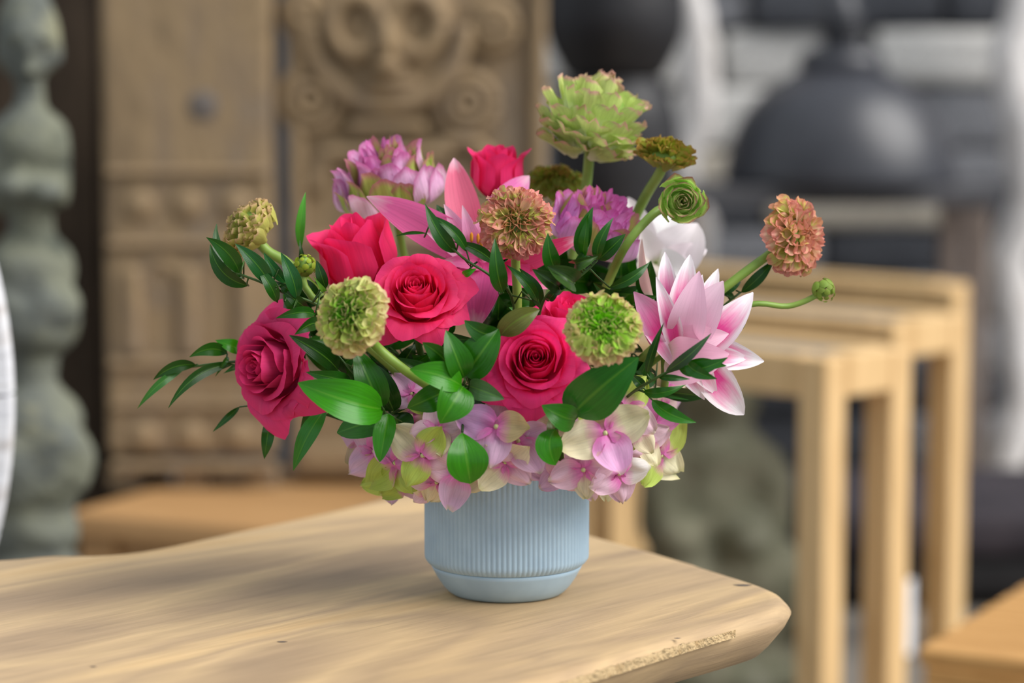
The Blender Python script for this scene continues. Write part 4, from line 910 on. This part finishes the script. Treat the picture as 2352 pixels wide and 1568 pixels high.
sprig('salal_stem', 'rosette of broad bright green leaves between the two open pink roses', [(1062, 884, -.125), (1065, 920, -.09)], [
    (1036, 852, 970, 786, 50, -.125, -.14, MG, dict(bow=8)), (1066, 866, 1028, 768, 64, -.13, -.145, MG, dict(tilt=-20)), (1068, 862, 1143, 758, 84, -.125, -.13, MG, dict(tilt=15)), (1060, 886, 948, 850, 62, -.135, -.15, BG_, dict(bow=8, tilt=-12)), (1064, 888, 1012, 970, 82, -.135, -.15, BG_, dict(p=.75)),
    (1078, 886, 1152, 914, 46, -.125, -.14, C(70, 110, 60)), (1020, 900, 938, 936, 60, -.115, -.125, MG), (1142, 764, 1068, 736, 46, -.12, -.13, RUS, dict(bow=-12)), (1150, 770, 1238, 712, 54, -.115, -.12, OL, dict(bow=-8)), (1070, 900, 1110, 960, 60, -.10, -.11, DG), (1090, 880, 1140, 860, 70, -.09, -.09, DG), (1040, 890, 1050, 970, 50, -.10, -.10, DG)], 6, group='broad-leaf stems')
sprig('salal_stem', 'large oval leaf resting under the bright green ruffled ranunculus', [(1316, 950, -.125), (1310, 975, -.09)], [
    (1314, 952, 1470, 818, 112, -.125, -.155, C(34, 108, 26), dict(tilt=-15, bow=-4, lift=.012, fold=.2)), (1322, 962, 1248, 932, 60, -.13, -.145, BG_, dict(bow=-6)), (1318, 948, 1355, 850, 70, -.10, -.10, DG), (1330, 940, 1420, 850, 70, -.09, -.09, DG)], 7, group='broad-leaf stems')
sprig('salal_stem', 'two pointed leaves hanging over the hydrangea toward the vase', [(1062, 992, -.128), (1072, 945, -.105), (1150, 905, -.075), (1262, 930, -.085)], [
    (1062, 994, 1080, 1108, 92, -.14, -.15, BG_, dict(a=1.25, p=.7, tilt=10)), (1276, 985, 1276, 1066, 60, -.135, -.145, BG_, dict(bow=14, a=1.1, tilt=-10)), (1266, 960, 1272, 1030, 26, -.115, -.12, OL)], 8, group='broad-leaf stems')
sprig('ruscus_sprig', 'ruscus sprig crossing the pink lily in front of its inner petals', [(985, 520, -.10), (1048, 578, -.10), (1075, 600, -.095), (1135, 640, -.09), (1180, 700, -.06)], [
    (1047, 580, 980, 474, 38, -.10, -.11, RUS, dict(bow=-8)), (1072, 578, 994, 497, 26, -.10, -.11, RUS, dict(bow=10)), (1135, 604, 1041, 554, 28, -.09, -.10, DG, dict(bow=8)), (980, 536, 907, 543, 8, -.09, -.09, RUS, dict(bow=5)), (1156, 672, 1138, 555, 42, -.10, -.115, RUS, dict(bow=-6)),
    (1234, 692, 1168, 614, 26, -.08, -.09, RUS, dict(bow=8)), (1240, 706, 1194, 618, 34, -.075, -.08, DG, dict(bow=8)), (1064, 631, 1098, 615, 18, -.095, -.10, BG_), (1026, 505, 1003, 470, 22, .0, .0, DG)], 9, group=GR)
sprig('ruscus_sprig', 'upright ruscus sprig with curled leaves before the violet ranunculus', [(1372, 597, -.10), (1340, 628, -.10), (1300, 655, -.10), (1262, 672, -.095), (1238, 722, -.08)], [
    (1278, 622, 1258, 534, 40, -.10, -.11, RUS, dict(bow=-6)), (1335, 588, 1362, 476, 40, -.10, -.11, RUS, dict(bow=-8)), (1338, 590, 1350, 495, 30, -.105, -.115, MG, dict(tilt=40)), (1372, 598, 1407, 505, 28, -.105, -.115, RUS, dict(bow=-10)), (1375, 596, 1438, 536, 38, -.095, -.10, RUS),
    (1284, 660, 1234, 626, 42, -.105, -.115, C(50, 80, 34), dict(curl=.8)), (1318, 650, 1268, 618, 50, -.11, -.12, C(56, 88, 36), dict(curl=.7)), (1320, 606, 1362, 592, 30, -.105, -.115, C(56, 88, 36), dict(curl=.8)), (1282, 650, 1320, 640, 34, -.10, -.11, DG), (1330, 600, 1348, 570, 20, -.10, -.11, RUS),
    (1400, 660, 1492, 602, 26, -.05, -.05, RUS, dict(bow=8)), (1260, 690, 1290, 650, 20, -.09, -.1, DG)], 10, group=GR)
sprig('ruscus_sprig', 'ruscus sprig with pointed leaves lying across the double lily', [(1575, 842, -.13), (1530, 856, -.125), (1490, 878, -.12), (1462, 894, -.11), (1400, 940, -.07)], [
    (1486, 858, 1524, 744, 20, -.12, -.135, DG, dict(bow=-4)), (1530, 852, 1628, 770, 26, -.125, -.14, C(54, 84, 52), dict(bow=6)), (1560, 848, 1675, 820, 36, -.13, -.145, RUS, dict(bow=10)), (1572, 846, 1672, 840, 32, -.125, -.135, MG, dict(bow=-6)), (1578, 832, 1644, 868, 32, -.135, -.15, RUS, dict(bow=8)),
    (1512, 866, 1582, 870, 16, -.12, -.125, RUS), (1478, 898, 1570, 884, 26, -.11, -.12, MG, dict(bow=10)), (1486, 900, 1582, 918, 10, -.11, -.12, RUS), (1498, 918, 1600, 970, 36, -.11, -.125, MG, dict(bow=10)), (1480, 890, 1450, 860, 24, -.10, -.10, DG)], 11, group=GR)
sprig('ruscus_sprig', 'narrow ruscus leaves beside the long stem of the peach ranunculus', [(1700, 672, -.01), (1640, 720, -.01), (1550, 800, -.01)], [
    (1702, 672, 1778, 596, 28, -.01, -.01, RUS, dict(bow=4)), (1662, 676, 1702, 646, 18, -.01, -.01, RUS), (1660, 660, 1690, 690, 14, .0, .0, RUS), (1690, 760, 1712, 740, 16, .0, .0, RUS)], 12, group=GR)
STEMS.sort(key=lambda q_: {'bloom': 0, 'head': 1, 'sprig': 2}[q_['kind']])
route_stems()
# leafy filler deep in the bouquet, grown into the gaps that are left
def filler(label, seed, spots, cols=(DG, MG, RUS)):
    rng = random.Random(seed); n_ = len(spots); c_ = [sum(s_[i] for s_ in spots) / n_ for i in range(3)]
    root = thing('leafy_stem', label, 'foliage', at(c_[0], c_[1] + 20, c_[2] + .01), 'leafy filler stems'); bases = []
    for (x, y, Y, n) in spots:
        for k in range(n):
            best = None
            for i in range(45):
                f = 1 - .55 * i / 45; a = rng.uniform(0, 2 * PI); L = rng.uniform(80, 125) * f; dY = rng.uniform(-.03, .03) * (i > 3)
                bx_, by_ = x + rng.uniform(-30, 30), y + rng.uniform(-25, 25)
                res = blade(bx_, by_, bx_ + math.cos(a) * L, by_ - abs(math.sin(a)) * L * .9 + 20, rng.uniform(38, 60) * f, Y + dY, Y + dY - rng.uniform(-.01, .04) * f, tilt=rng.uniform(-40, 40), twist=rng.uniform(-25, 25), wave=.05, seed=rng.uniform(0, 9))
                t = tree_of(*geo(*res[:3])); c = clash(t, root.name)
                if best is None or c < best[0]: best = (c, res, t)
                if c == 0: break
            note(root.name, best[2]); bases.append(best[1][5]); place(root, best[1], jit(rng, rng.choice(cols), .14), 'leaf')
    STEMS.append(dict(root=root, way=[(c_[0], c_[1] - 40, c_[2]), (c_[0], c_[1] + 20, c_[2] + .01)], r=(.0014, .0009), mat=M['stem_dark'], kind='sprig', bases=bases))
filler('dark leaves packed deep between the coral rose and the leaf rosette', 31, [(900, 850, -.03, 5), (1000, 800, -.03, 5), (860, 780, -.01, 4), (1010, 900, -.05, 5), (940, 920, -.04, 4)])
filler('dark leaves packed deep behind the hot pink rose', 32, [(1130, 720, .0, 5), (1180, 800, -.02, 5), (1120, 930, -.05, 5), (1230, 760, .0, 4), (1190, 680, .02, 4)])
filler('dark leaves packed deep under the double lily', 33, [(1430, 820, -.02, 5), (1480, 880, -.03, 5), (1420, 740, .0, 5), (1490, 700, .02, 4), (1380, 900, -.05, 4)])
filler('dark leaves packed deep behind the deep pink rose', 34, [(780, 760, .0, 5), (760, 860, -.01, 5), (720, 720, .01, 4), (840, 960, -.02, 4)])
filler('dark leaves at the back of the bouquet below the violet ranunculus', 35, [(1350, 660, .04, 4), (1280, 620, .05, 4), (1440, 660, .05, 4), (1160, 620, .06, 4), (1000, 680, .05, 4), (880, 680, .04, 4)])
route_stems()
